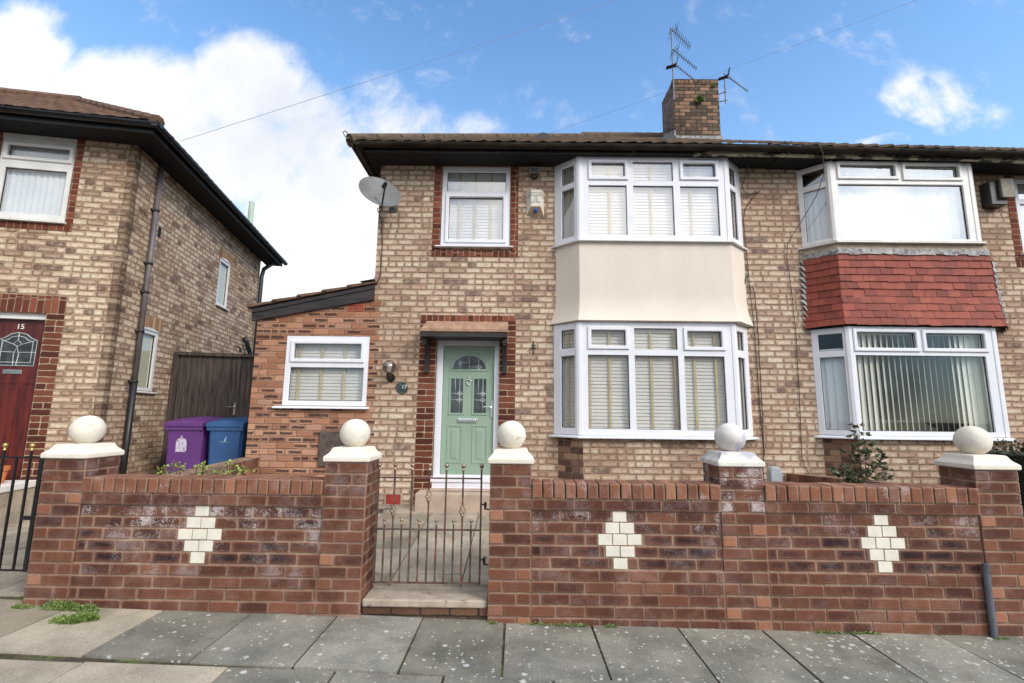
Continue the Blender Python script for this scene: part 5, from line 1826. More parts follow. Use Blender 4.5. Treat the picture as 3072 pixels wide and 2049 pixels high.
GY = -2.64
RG = thing('garden_gate', 'rusty wrought iron garden gate with twisted bars in front of the green door', 'gate', (-0.7, GY, -1.45))
mb = MB()
q = 0.0075
for z in (-0.545, -0.966, -1.388):
    mb.box(-1.158, -0.264, GY - q, GY + q, z - .006, z + .006)
for x in (-1.151, -0.272):
    mb.box(x - q, x + q, GY - q - .001, GY + q + .001, -1.395, -0.475)
mb.build('gate_frame', M_IRON, RG)
finial(RG, -1.151, GY, -0.440, 0.019, M_FINIAL)
finial(RG, -0.272, GY, -0.440, 0.019, M_FINIAL)
for i, x in enumerate((-1.013, -0.865, -0.718, -0.573, -0.428)):
    mb = MB()
    if i in (0, 2, 4):
        zc = -0.815 if i != 2 else -0.695
        twist(mb, x, GY, -0.539, -0.475, 0.008, 1)
        twist(mb, x, GY, zc + 0.045, -0.551, 0.0085, 4)
        twist(mb, x, GY, -0.960, zc - 0.045, 0.0085, 3)
        mb.box(x - .007, x + .007, GY - .007, GY + .007, -1.382, -0.972)
    else:
        mb.box(x - .007, x + .007, GY - .007, GY + .007, -1.382, -0.475)
    br = mb.build('tall_bar', M_IRON, RG)
    finial(br, x, GY, -0.440, 0.019, M_FINIAL)
    if i in (0, 2, 4):
        mb = MB()
        for k in range(4):
            mb.tube([(x + (0.004 + 0.023 * math.sin(math.pi * s_ / 12)) * math.cos(k * math.pi / 2 + s_ * .32), GY + (0.004 + 0.023 * math.sin(math.pi * s_ / 12)) * math.sin(k * math.pi / 2 + s_ * .32),
                      zc - 0.05 + 0.1 * s_ / 12) for s_ in range(13)], 0.004, 5)
        mb.build('basket_twist', M_FINIAL, br, smooth=True)
for x in (-1.083, -0.939, -0.792, -0.645, -0.500, -0.353):
    mb = MB()
    twist(mb, x, GY, -1.382, -0.972, 0.0085, 8)
    mb.box(x - .006, x + .006, GY - .006, GY + .006, -0.960, -0.925)
    br = mb.build('short_bar', M_IRON, RG)
    finial(br, x, GY, -0.892, 0.0155, M_FINIAL)
for z in (-0.757, -1.20):
    mb = MB()
    mb.box(-0.264, -0.235, GY - .008, GY + .008, z - .006, z + .006)
    mb.box(-0.245, -0.225, GY - .012, GY + .012, z - .04, z + .02)
    mb.box(-0.226, -0.194, GY - .006, GY + .006, z - .045, z - .033)
    mb.build('hinge', M_BLACKIRON, RG, bevel=0.003)
mb = MB()
mb.box(-1.143, -1.10, GY - .014, GY + .006, -0.835, -0.805)
mb.tube([(-1.10, GY - .01, -0.81), (-1.07, GY - .012, -0.798), (-1.03, GY - .012, -0.803)], 0.004, 6)
mb.box(-1.19, -1.159, GY - .008, GY + .008, -0.828, -0.812)
mb.build('latch', M_IRON, RG)

BGY = -2.66
BG = thing('garden_gate', 'black iron bar gate with gold ball finials at the far left edge', 'gate', (-4.6, BGY, -1.5))
mb = MB()
mb.box(-4.055, -4.020, BGY - .018, BGY + .018, -1.335, -0.412)
mb.box(-5.32, -4.0555, BGY - .006, BGY + .006, -0.420, -0.404)
mb.box(-5.32, -4.0555, BGY - .006, BGY + .006, -1.335, -1.320)
mb.box(-5.35, -5.321, BGY - .018, BGY + .018, -1.335, -0.412)
mb.box(-4.140, -4.056, BGY - .010, BGY + .010, -0.925, -0.895)
mb.build('gate_frame', M_BLACKIRON, BG)
for i in range(10):
    x = -4.150 - i * 0.118
    mb = MB()
    mb.box(x - .0075, x + .0075, BGY - .0075, BGY + .0075, -1.318, -0.421)
    if i % 2 == 0:
        mb.box(x - .0075, x + .0075, BGY - .0075, BGY + .0075, -0.403, -0.355)
    br = mb.build('bar', M_BLACKIRON, BG)
    if i % 2 == 0:
        finial(br, x, BGY, -0.312, 0.02, M_GOLD)
for z in (-0.62, -1.21):
    mb = MB()
    mb.box(-4.019, -3.899, BGY - .007, BGY + .007, z - .008, z + .008)
    mb.build('hinge', M_BLACKIRON, BG)

# ================================================================ the passage: timber gate and wheelie bins
FG = thing('timber_gate', 'tall dark weathered board gate across the passage behind the bins', 'gate', (-4.8, 1.37, -1.25))
mb = MB()
x = -5.86
while x < -3.78:
    wd = 0.098
    mb.box(x, x + wd - .006, 1.36 + rng.uniform(-.006, .006), 1.39, -1.22, 0.955 - 0.022 * (x + 5.86))
    x += wd
mb.build('board_panel', M_FENCE, FG)
mb = MB()
mb.hexa([(-5.90, 1.31, 0.950), (-3.76, 1.31, 0.905), (-3.76, 1.42, 0.905), (-5.90, 1.42, 0.950)], [(-5.90, 1.31, 1.005), (-3.76, 1.31, 0.960), (-3.76, 1.42, 0.960), (-5.90, 1.42, 1.005)])
mb.build('top_rail', M_FENCE, FG)
mb = MB()
mb.box(-5.88, -5.79, 1.30, 1.358, -1.22, 0.95)
mb.build('gate_post', M_FENCE, FG)
mb = MB()
mb.box(-4.745, -4.715, 1.335, 1.352, -0.06, 0.14)
mb.tube([(-4.73, 1.335, 0.075), (-4.73, 1.30, 0.075), (-4.86, 1.295, 0.072)], 0.011, 6)
mb.build('gate_handle', M_CHROME, FG)


def bin_(label, x, y, zg, w_, mat, mark, rz):
    b = thing('wheelie_bin', label, 'wheelie bin', (x, y, zg), 'wheelie bins in the passage')
    M_ = Matrix.Translation((x, y, zg)) @ Matrix.Rotation(rz, 4, 'Z')
    h = w_ / 2
    mb = MB()
    lv = [(0.0, 0.80, 0.10, 0.60), (0.10, 0.82, 0.03, 0.66), (0.80, 0.92, 0.008, 0.70), (0.93, 0.94, 0.0, 0.72)]
    rings_ = []
    for (z, s_, y0_, y1_) in lv:
        c_ = 0.04
        a, b_2 = h * s_, h * s_
        rings_.append([(-a + c_, y0_, z), (a - c_, y0_, z), (a, y0_ + c_, z), (a, y1_ - c_, z), (a - c_, y1_, z), (-a + c_, y1_, z), (-a, y1_ - c_, z), (-a, y0_ + c_, z)])
    for r0, r1 in zip(rings_[:-1], rings_[1:]):
        mb.add(r0 + r1, [(i, (i + 1) % 8, 8 + (i + 1) % 8, 8 + i) for i in range(8)])
    mb.box(-h * .97, h * .97, -0.018, 0.0, 0.88, 0.935)
    mb.box(-h * .97, -h * .92, 0.0, 0.70, 0.90, 0.935)
    mb.box(h * .92, h * .97, 0.0, 0.70, 0.90, 0.935)
    mb.build('bin_body', mat, b, M_)
    mb = MB()
    pr = [(-0.035, 0.935), (-0.035, 0.985), (0.03, 1.015), (0.20, 1.045), (0.45, 1.065), (0.66, 1.075), (0.74, 1.06), (0.76, 1.02), (0.74, 0.96)]
    n_ = len(pr)
    for s_, e_ in ((-1, 1),):
        L0 = [(-h * (1.0 if i < 2 or i > 6 else .94), p_[0], p_[1] - (0.012 if 1 < i < 7 else 0)) for i, p_ in enumerate(pr)]
        R0 = [(-v[0], v[1], v[2]) for v in L0]
        C0_ = [(0, p_[0], p_[1] + (0.012 if 1 < i < 7 else 0)) for i, p_ in enumerate(pr)]
        mb.add(L0 + C0_ + R0, [(i, i + 1, n_ + i + 1, n_ + i) for i in range(n_ - 1)] + [(n_ + i, n_ + i + 1, 2 * n_ + i + 1, 2 * n_ + i) for i in range(n_ - 1)])
        mb.add(L0, [tuple(reversed(range(n_)))])
        mb.add(R0, [tuple(range(n_))])
    mb.tube([(-h * .95, 0.78, 1.0), (h * .95, 0.78, 1.0)], 0.016, 8)
    mb.build('bin_lid', mat, b, M_)
    for sx in (-1, 1):
        mb = MB()
        mb.tube([(sx * h * .72, 0.62, 0.10), (sx * h * .90, 0.62, 0.10)], 0.10, 16)
        mb.build('wheel', M_BLACKIRON, b, M_)
    mb = MB()
    if mark == 'arch':
        pr = [(-0.078, 0.56), (0.078, 0.56), (0.078, 0.70)] + [(0.078 * math.cos(a), 0.70 + 0.065 * math.sin(a)) for a in [math.pi * i / 8 for i in range(1, 8)]] + [(-0.078, 0.70)]
        pr += []
        mb.add([(-0.02 + px_, 0.012 - 0.05 * (pz_ - 0.56) - .001, pz_) for px_, pz_ in pr], [tuple(range(len(pr)))])
        mb.add([(-0.02 + px_ * .22, 0.001, pz_ + .14) for px_, pz_ in ((-.078, .60), (.078, .60), (.05, .66), (-.05, .66))], [(0, 1, 2, 3)])
        mb.build('sticker', M_STICKER, b, M_)
    elif mark == 'print':
        mb.add([(-0.075, 0.004, 0.705), (0.055, 0.004, 0.705), (0.055, 0.004, 0.712), (-0.075, 0.004, 0.712)], [(0, 1, 2, 3)])
        mb.add([(-0.015, 0.003, 0.716), (0.02, 0.003, 0.716), (0.03, 0.001, 0.80), (0.005, 0.001, 0.775)], [(0, 1, 2, 3)])
        mb.build('printed_mark', M_PRINTB, b, M_)
    return b


bin_('purple wheelie bin with a pale arched sticker beside the dark timber gate', -4.93, 0.42, -1.165, 0.57, M_PURPLE, 'arch', RAD(3))
bin_('blue wheelie bin standing between the purple bin and the orange brick extension', -4.325, 0.45, -1.165, 0.54, M_BLUE, 'print', RAD(5))
bin_('dark green wheelie bin mostly hidden behind the blue bin', -4.16, 0.72, -1.145, 0.50, M_GREENBIN, None, RAD(4))

# ================================================================ things fixed to the house fronts


def text_mesh(body, size, M_, mat, parent, name='lettering', ext=0.001, bold=0.0):
    cu = bpy.data.curves.new('lettering', 'FONT')
    cu.body = body
    cu.size = size
    cu.align_x = 'CENTER'
    cu.extrude = ext
    cu.offset = bold
    cu.space_line = 0.95
    tmp = bpy.data.objects.new('lettering', cu)
    COL.objects.link(tmp)
    bpy.context.view_layer.update()
    me = bpy.data.meshes.new_from_object(tmp.evaluated_get(bpy.context.evaluated_depsgraph_get()))
    bpy.data.objects.remove(tmp)
    me.materials.clear()
    me.materials.append(mat)
    me.transform(M_)
    o = bpy.data.objects.new(name, me)
    COL.objects.link(o)
    if parent is not None:
        o.parent = parent
        o.matrix_parent_inverse = world_of(parent).inverted()
    return o


UPR = Matrix.Rotation(RAD(90), 4, 'X')      # lays text on a wall that faces the street

AL = thing('alarm_box', 'cream burglar alarm box with black lettering and a blue lamp between the upper windows', 'alarm box', (0.285, 0.0, 2.95))
xa, xb, za, zb_ = 0.155, 0.415, 2.955, 3.345
mb = MB()
f_ = -0.085
A_ = [(xa, 0, za), (xb, 0, za), (xb, 0, zb_), (xa, 0, zb_)]
B_ = [(xa + .068, f_, za + .115), (xb - .055, f_, za + .115), (xb - .045, f_, zb_ - .012), (xa + .065, f_, zb_ - .012)]
mb.add(A_ + B_, [(4, 5, 6, 7), (3, 7, 6, 2), (0, 4, 7, 3), (1, 2, 6, 5)], 0)
mb.add(A_ + B_, [(0, 1, 5, 4)], 1)
mb.build('alarm_cover', [M_ALARM, M_ALARMB], AL)
mb = MB()
mb.ball((0.290, -0.045, 3.020), 0.035, 14)
mb.build('blue_lamp', M_BLUELENS, AL, smooth=True)
text_mesh('CONTACT\nALARMS', 0.042, Matrix.Translation((0.292, f_ - .001, 3.268)) @ UPR, M_INK, AL)
text_mesh('Tel.\n0151\n526 9046', 0.037, Matrix.Translation((0.292, f_ - .001, 3.195)) @ UPR, M_INK, AL, 'phone_number')
mb = MB()
for k in range(3):
    z = 3.275 - k * 0.024
    for s_ in (0, 1):
        if s_ == 0:
            mb.add([(xa + .018, -0.026, z - .012), (xa + .046, -0.062, z + .004), (xa + .046, -0.062, z + .012), (xa + .018, -0.026, z - .003)], [(0, 1, 2, 3)])
        else:
            mb.add([(xb - .010, -0.024, z - .012), (xb - .034, -0.066, z + .004), (xb - .034, -0.066, z + .012), (xb - .010, -0.024, z - .003)], [(0, 1, 2, 3)])
mb.build('sounder_slots', M_INK, AL)

FL = thing('floodlight', 'small grimy floodlight under the eaves above the alarm box', 'floodlight', (0.27, 0.0, 3.54))
mb = MB()
mb.hexa([(0.185, -0.10, 3.585), (0.352, -0.10, 3.585), (0.352, -0.02, 3.60), (0.185, -0.02, 3.60)], [(0.185, -0.13, 3.68), (0.352, -0.13, 3.68), (0.352, -0.04, 3.70), (0.185, -0.04, 3.70)])
mb.build('lamp_housing', M_BROWNBOX, FL, bevel=0.008)
mb = MB()
mb.hexa([(0.215, -0.1085, 3.605), (0.325, -0.1085, 3.605), (0.325, -0.1045, 3.605), (0.215, -0.1045, 3.605)], [(0.215, -0.126, 3.662), (0.325, -0.126, 3.662), (0.325, -0.122, 3.662), (0.215, -0.122, 3.662)])
mb.build('lens', M_DKGLASS, FL)
mb = MB()
mb.box(0.235, 0.315, -0.07, 0.0, 3.535, 3.583)
mb.build('bracket', M_BLACKIRON, FL, bevel=0.01)

# satellite dish
SDI = thing('satellite_dish', 'grey satellite dish on the top left corner of the house front', 'satellite dish', (-1.95, 0.0, 3.10))
dc = Vector((-1.955, -0.38, 3.125))
vd = (dc - Vector((0, -6.9, 0))).normalized()
right_ = Vector((1, 0, 0))
right_ = (right_ - vd * right_.dot(vd)).normalized()
upv = vd.cross(right_)
upv = -upv if upv.z < 0 else upv
mn = right_ * 0.40 + upv * 0.92
nn = (-vd * 0.58 + mn * 0.81).normalized()
mj = (right_ * 0.92 - upv * 0.40).normalized()
mnr = nn.cross(mj).normalized()
RM = Matrix((mj, mnr, nn)).transposed().to_4x4()
mb = MB()
prof = [(0.002, 0.0)] + [(0.297 * i / 8, 0.07 * (i / 8) ** 2) for i in range(1, 9)] + [(0.304, 0.073), (0.304, 0.064), (0.27, 0.046), (0.2, 0.016), (0.05, -0.008), (0.002, -0.010)]
mb.lathe(prof, dc - nn * 0.05, 48, 0, RM)
mb.build('reflector', M_DISH, SDI, smooth=True)
low_ = (Vector((0, 0, -1)) - nn * Vector((0, 0, -1)).dot(nn)).normalized()
base_ = dc + low_ * 0.285 + nn * 0.01
tip = dc + low_ * 0.10 + nn * 0.235
mb = MB()
mb.tube([base_ - nn * .06, base_, tip], 0.013, 8)
mb.build('feed_arm', M_BLACKIRON, SDI)
mb = MB()
mb.tube([tip + nn * .03, tip, tip - nn * .07 + low_ * -.02], [0.02, 0.026, 0.034], 10)
mb.build('receiver', M_BLACKIRON, SDI)
mb = MB()
mb.tube([dc - nn * .06, Vector((-1.90, -0.16, 3.08)), Vector((-1.85, -0.12, 3.06)), Vector((-1.85, 0.0, 3.06))], 0.02, 8)
mb.box(-1.91, -1.80, -0.012, 0.0, 2.99, 3.13)
mb.build('wall_bracket', M_ALU, SDI)
cab = MB()
cab.tube([base_, (-2.02, -0.25, 2.93), (-2.015, -0.02, 2.85), (-1.985, -0.012, 2.49), (-1.99, -0.012, 2.0), (-2.015, -0.012, 1.92), (-2.06, -0.012, 1.875)], 0.006, 6)
tag(cab.build('cable', M_CABLE), 'thin dark cable hanging down the left corner from the satellite dish', 'cable')

# wall lamp and number plaque by the door
WL = thing('wall_lamp', 'globe wall lamp on a black holder left of the front door', 'wall lamp', (-1.765, 0.0, 0.49))
mb = MB()
mb.tube([(-1.765, 0.0, 0.50), (-1.765, -0.015, 0.50)], 0.062, 20)
mb.tube([(-1.765, -0.014, 0.50), (-1.765, -0.08, 0.505), (-1.765, -0.12, 0.53), (-1.765, -0.12, 0.56)], [0.045, 0.04, 0.035, 0.034], 14)
mb.build('lamp_holder', M_BLACKIRON, WL)
mb = MB()
mb.ball((-1.765, -0.12, 0.645), 0.098, 24)
mb.build('lamp_globe', M_SMOKE, WL, smooth=True)
mb = MB()
mb.lathe([(0.014, 0.56), (0.02, 0.58), (0.034, 0.63), (0.034, 0.65), (0.02, 0.68), (0.004, 0.69)], (-1.765, -0.12, 0), 12)
mb.build('bulb', M_WHITEP, WL, smooth=True)

PQ = thing('number_plaque', 'round dark green slate plaque with white number 17 left of the door', 'house number', (-1.60, 0.0, 0.27))
mb = MB()
mb.tube([(-1.597, -0.001, 0.357), (-1.597, -0.016, 0.357)], 0.085, 14)
mb.build('slate_disc', M_PLAQUE, PQ, bevel=0.003)
text_mesh('17', 0.078, Matrix.Translation((-1.565, -0.0185, 0.345)) @ UPR, M_WHITEP, PQ, 'number')
mb = MB()
for (px_, pz_) in ((-1.655, 0.36), (-1.60, 0.29), (-1.63, 0.39), (-1.615, 0.405)):
    mb.ball((px_, -0.0165, pz_), 0.0055, 8)
mb.build('painted_motif', M_PRINTB, PQ)
text_mesh('15', 0.098, HM @ Matrix.Translation((dx_ + 0.0, 0.117, 1.075)) @ UPR, M_WHITEP, d15, 'door_number', bold=0.001)

mb = MB()
mb.box(0.262, 0.276, -0.012, -0.003, 0.855, 1.055)
mb.box(0.225, 0.312, -0.016, -0.0125, 0.945, 0.959)
mb.box(0.235, 0.302, -0.016, -0.0125, 0.985, 0.997)
tag(mb.build('wall_bracket', M_BLACKIRON), 'small rusty black cross shaped iron bracket on the bricks right of the door canopy', 'bracket')

BX = thing('security_box', 'black and grey box fixed high on the bricks near the right edge', 'box', (7.2, 0.0, 3.15))
mb = MB()
mb.box(6.98, 7.22, -0.16, 0.0, 3.13, 3.50)
mb.build('black_case', M_BLACKIRON, BX, bevel=0.01)
mb = MB()
mb.box(7.10, 7.30, -0.21, -0.161, 3.22, 3.52)
mb.build('grey_cover', M_BROWNBOX, BX, bevel=0.008)

mb = MB()
prof = [(3.375, -0.86), (3.530, -0.86), (3.530, -0.70), (3.515, -0.655), (3.48, -0.64), (3.415, -0.64), (3.385, -0.655), (3.375, -0.70)]
mb.hexa([(x, -0.36, z - .4 if z < -.8 else z) for x, z in prof], [(x, -0.24, z - .4 if z < -.8 else z) for x, z in prof])
tag(mb.build('utility_box', M_GREYBOX, None, bevel=0.012), 'small pale grey plastic box with rounded top by the dividing wall', 'utility box')

# loose cables on the front
mb = MB()
mb.tube([(3.40, -0.40, 3.84), (3.42, -0.20, 3.70), (3.46, -0.03, 3.60), (3.41, -0.02, 3.46), (3.43, -0.02, 3.37), (3.52, -0.02, 3.325), (3.60, -0.02, 3.345), (3.68, -0.015, 3.385), (3.58, -0.015, 3.30), (3.44, -0.015, 3.10),
         (3.395, -0.015, 2.92), (3.41, -0.015, 2.5), (3.425, -0.015, 1.95), (3.45, -0.015, 1.3), (3.46, -0.015, 0.3), (3.475, -0.015, -0.5), (3.45, -0.015, -0.72), (3.47, -0.015, -1.1)], 0.0055, 6)
tag(mb.build('cable', M_CABLE), 'black cable running down the bricks beside the cream rendered bay', 'cable')
mb = MB()
mb.tube([(3.375, -0.01, 2.09), (3.415, -0.02, 2.085), (3.36, -0.02, 1.99), (3.365, -0.02, 1.94), (3.41, -0.02, 1.905), (3.46, -0.02, 1.90), (3.49, -0.022, 1.80), (3.50, -0.022, 1.2), (3.49, -0.022, 0.2), (3.475, -0.022, -0.5), (3.42, -0.02, -0.80), (3.46, -0.02, -1.1)], 0.006, 6)
tag(mb.build('cable', M_CABLE), 'curled end of a second black cable hooked beside the foot of the cream render', 'cable')
mb = MB()
mb.tube([(4.27, -0.535, 3.84), (4.33, -0.52, 3.70), (4.36, -0.46, 3.42), (4.30, -0.34, 3.15), (4.17, -0.14, 2.83), (4.02, -0.03, 2.55), (4.0, -0.02, 2.35), (4.03, -0.015, 1.9), (4.05, -0.015, 1.2), (4.03, -0.015, 0.3), (4.00, -0.015, -0.54), (4.03, -0.015, -0.66),
         (4.09, -0.015, -0.78), (4.10, -0.015, -1.2)], 0.0055, 6)
tag(mb.build('cable', M_CABLE), 'black cable looping from the gutter past the right upper bay and down the wall', 'cable')
# overhead wires


def wire(label, a, b, sag):
    mb = MB()
    a, b = Vector(a), Vector(b)
    mb.tube([a.lerp(b, i / 16) - Vector((0, 0, sag * 4 * (i / 16) * (1 - i / 16))) for i in range(17)], 0.004, 5)
    tag(mb.build('overhead_wire', M_WIRE), label, 'wire', 'overhead wires')


wire('upper overhead wire crossing the sky from the left eaves behind the tall aerial', (-5.5, 0.40, 4.36), (10.6, 4.6, 14.2), 0.08)
wire('lower overhead wire crossing the sky just above the chimney top', (-3.2, 6.6, 6.8), (13.0, 3.4, 11.4), 0.10)

# ================================================================ aerials on the chimney


def yagi(parent, p, d, L_, n_, el, refl, vert=False):
    """boom from p along d with cross elements; refl = reflector kind"""
    p, d = Vector(p), Vector(d).normalized()
    ax = Vector((0, 0, 1)) if vert else d.cross(Vector((0, 0, 1))).normalized()
    oth = d.cross(ax).normalized()
    mb = MB()
    mb.tube([p, p + d * L_], 0.011, 6)
    for i in range(n_):
        c = p + d * (L_ * (0.22 + 0.76 * i / (n_ - 1)))
        l_ = el * (1 - 0.35 * i / n_)
        mb.tube([c - ax * l_, c + ax * l_], 0.006, 4)
    y = mb.build('antenna', M_ALU, parent)
    mb = MB()
    c = p + d * (L_ * 0.10)
    if refl == 'plates':
        for s_ in (-1, 1):
            q = c + oth * s_ * 0.015
            e_ = (oth * s_ * 0.85 - d * 0.55).normalized()
            mb.add([q - ax * .055, q + ax * .055, q + ax * .055 + e_ * .20, q - ax * .055 + e_ * .20], [(0, 1, 2, 3)])
            mb.add([q - ax * .055 + d * .008, q + ax * .055 + d * .008, q + ax * .055 + e_ * .20 + d * .008, q - ax * .055 + e_ * .20 + d * .008], [(3, 2, 1, 0)])
        mb.box(c.x - .02, c.x + .02, c.y - .02, c.y + .02, c.z - .04, c.z + .04)
    else:
        for k in range(4):
            q = c + oth * (k - 1.5) * 0.07
            mb.tube([q - ax * .17, q + ax * .17], 0.005, 4)
        mb.tube([c - oth * .12, c + oth * .12], 0.008, 4)
    mb.build('reflector', M_BLACKIRON if refl == 'plates' else M_ALU, y)


TA = thing('tv_aerial', 'tall aerial mast with three antennas strapped to the left of the chimney', 'aerial', (3.37, 2.66, 6.75))
mb = MB()
mb.tube([(3.375, 2.645, 6.75), (3.385, 2.645, 8.50)], 0.016, 8)
mb.box(3.352, 3.40, 2.66, 2.70, 6.80, 6.86)
mb.box(3.352, 3.40, 2.66, 2.70, 7.18, 7.24)
mb.build('mast', M_ALU, TA)
dA = (0.62, 0.35, -0.70)
yagi(TA, (3.39, 2.64, 8.46), (0.52, -0.10, -0.72), 0.62, 9, 0.16, 'rods')
yagi(TA, (3.39, 2.64, 7.97), (0.58, -0.08, -0.64), 0.72, 10, 0.09, 'rods')
yagi(TA, (3.40, 2.64, 7.62), (0.62, -0.05, -0.62), 0.60, 8, 0.06, 'plates')
TB = thing('tv_aerial', 'smaller aerial on a rusty bracket at the right side of the chimney', 'aerial', (4.5, 2.75, 6.7))
mb = MB()
mb.tube([(4.52, 2.72, 6.72), (4.53, 2.72, 7.45)], 0.013, 8)
mb.build('mast', M_ALU, TB)
mb = MB()
mb.tube([(4.36, 2.78, 6.98), (4.55, 2.71, 7.0)], 0.011, 6)
mb.tube([(4.36, 2.78, 6.80), (4.56, 2.71, 6.80)], 0.011, 6)
mb.build('bracket', M_IRON, TB)
yagi(TB, (4.55, 2.72, 7.42), (0.66, -0.05, -0.62), 0.62, 9, 0.05, 'plates')

# ================================================================ pots and planting


def stemplant(name, label, cat, base, stems, leafn, size, mat, spread, tips=None, group=None):
    t_ = thing(name, label, cat, base, group)
    sm, lf = MB(), MB()
    for (dx2, dy2, h) in stems:
        b = Vector(base) + Vector((dx2 * .25, dy2 * .25, 0))
        e = Vector(base) + Vector((dx2, dy2, h))
        mid = b.lerp(e, .55) + Vector((rng.uniform(-.03, .03), rng.uniform(-.03, .03), 0.02))
        sm.tube([b, mid, e], [0.006, 0.0045, 0.0025], 5)
        for i in range(leafn):
            f = rng.uniform(0.12, 1.02)
            p = b.lerp(mid, f / .55) if f < .55 else mid.lerp(e, (f - .55) / .45)
            a = rng.uniform(0, 2 * math.pi)
            out = Vector((math.cos(a), math.sin(a), rng.uniform(-.35, .4)))
            q = p + out * rng.uniform(.01, spread)
            sm.tube([p, q], 0.0015, 3)
            for k in range(3):
                dd_ = (out + Vector((rng.uniform(-.8, .8), rng.uniform(-.8, .8), rng.uniform(-.5, .4)))).normalized()
                leaf(lf, q, dd_, size * rng.uniform(.7, 1.2), (rng.random(), 0, 0))
    sm.build('stem', M_STEM, t_)
    lf.build('foliage', mat, t_)
    return t_


stemplant('rose_bush', 'leggy green rose bush in front of the bricks below the right bay window', 'shrub', (3.80, -1.45, -1.40),
          [(0.02, 0.0, 1.32), (-0.10, 0.03, 1.02), (0.16, -0.02, 1.05), (0.31, 0.02, 0.88), (-0.22, 0.0, 0.86), (0.22, 0.05, 0.76), (0.05, -.05, 0.9), (0.36, 0.0, 0.68), (0.12, .06, 1.15), (-.05, .04, .75), (0.26, -.04, .62)], 60, 0.062, M_LEAF, 0.10)
for (px_, h) in ((-3.16, .075), (-3.03, .115), (-2.86, .10), (-2.72, .06), (-2.57, .12), (-2.44, .075)):
    base = (px_, -2.40, -1.42)
    lab = {-3.16: 'small golden green plant tip at the left end behind the left wall coping', -3.03: 'taller golden green plant tip second from the left behind the left wall coping',
           -2.86: 'golden green plant tip in front of the purple bin behind the left wall', -2.72: 'lowest golden green plant tip between two taller ones behind the left wall',
           -2.57: 'tallest golden green plant tip behind the coping of the left wall', -2.44: 'golden green plant tip behind the left wall nearest the orange extension'}[px_]
    t_ = thing('bedding_plant', lab, 'plant', base, 'plants behind the left front wall')
    sm, lf = MB(), MB()
    zt_ = -0.555 + h * .85
    for k in range(4):
        e = Vector((px_ + rng.uniform(-.06, .06), -2.40 + rng.uniform(-.05, .05), zt_ - rng.uniform(0, .05)))
        sm.tube([Vector(base), e], 0.004, 4)
        for i in range(22):
            p = e + Vector((rng.uniform(-.03, .03), rng.uniform(-.03, .03), -rng.uniform(0, 1) ** 2 * .3))
            leaf(lf, p, (rng.uniform(-1, 1), rng.uniform(-1, 1), rng.uniform(-.1, 1)), rng.uniform(.022, .036), (rng.random(), 0, 0))
    sm.build('stem', M_STEM, t_)
    lf.build('foliage', M_LEAFY, t_)

# clipped hedge at the right edge
HG = thing('hedge', 'dark clipped hedge behind the last pier at the right edge', 'hedge', (5.4, -1.7, -1.4))
mb = MB()
for i in range(5200):
    fx, fy, fz = rng.random(), rng.random(), rng.random()
    side = rng.random()
    if side < .45:
        fy = rng.uniform(0, .1)
    elif side < .75:
        fz = rng.uniform(.9, 1.02)
    elif side < .95:
        fx = rng.uniform(0, .06)
    p = Vector((5.20 + fx * 1.8 + 0.05 * math.sin(fz * 9), -2.2 + fy * 1.2, -1.4 + fz * 1.12 + 0.04 * math.sin(fx * 14)))
    leaf(mb, p, (rng.uniform(-1, .6), rng.uniform(-1, .4), rng.uniform(-.4, 1)), rng.uniform(.03, .055), (rng.random(), 0, 0))
mb.build('foliage', M_LEAFD, HG)
mb = MB()
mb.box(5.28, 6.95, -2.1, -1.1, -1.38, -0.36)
for i in range(6):
    mb.tube([(5.4 + i * .28, -1.65, -1.5), (5.4 + i * .28, -1.65, -0.9)], 0.02, 6, 1)
mb.build('branches', [M_TWIG, M_STEM], HG)


def weed(name, label, pts, n_, size, hgt, mat, grp=None, grass=False):
    mb = MB()
    for i in range(n_):
        (x0_, y0_, r_x, r_y) = pts[rng.randrange(len(pts))]
        a, rr = rng.uniform(0, 6.28), math.sqrt(rng.random())
        x, y = x0_ + r_x * rr * math.cos(a), y0_ + r_y * rr * math.sin(a)
        z = pave_z(x) + hgt * (1 - rr * .7) * rng.random()
        if grass:
            d = (rng.uniform(-.6, .6), rng.uniform(-.6, .6), rng.uniform(.3, 1))
            leaf(mb, (x, y, pave_z(x)), d, size * rng.uniform(.6, 1.4), (rng.random(), 0, 0))
        else:
            leaf(mb, (x, y, z), (rng.uniform(-1, 1), rng.uniform(-1, 1), rng.uniform(-.2, .8)), size * rng.uniform(.6, 1.3), (rng.random(), 0, 0))
    return tag(mb.build(name, mat), label, 'weed', grp)


WG = 'weeds along the foot of the front wall'
weed('weed', 'leafy green weed clump at the foot of the leftmost pier', [(-3.60, -2.85, .10, .04), (-3.45, -2.86, .08, .035), (-3.30, -2.88, .09, .04), (-3.52, -2.84, .06, .03)], 1300, .017, .075, M_LEAFG, WG)
weed('weed', 'small bright weed tuft at the outer corner of the leftmost pier', [(-3.80, -2.86, .06, .03), (-3.88, -2.86, .04, .03)], 220, .016, .03, M_LEAFG, WG)
weed('grass_tuft', 'grassy tuft growing in the pavement joint in front of the leftmost pier', [(-3.28, -3.07, .10, .045), (-3.18, -3.02, .08, .03)], 620, .040, .02, M_LEAFG, WG, True)
weed('weed', 'moss green weeds at the wall foot right of the gate below the middle diamond', [(0.42, -2.825, .10, .012), (0.55, -2.825, .06, .012), (0.20, -2.825, .12, .008), (0.78, -2.83, .05, .01)], 420, .014, .025, M_LEAFG, WG)
weed('weed', 'small weed at the foot of the pier right of the gate', [(-0.15, -2.825, .04, .012)], 60, .014, .02, M_LEAFG, WG)
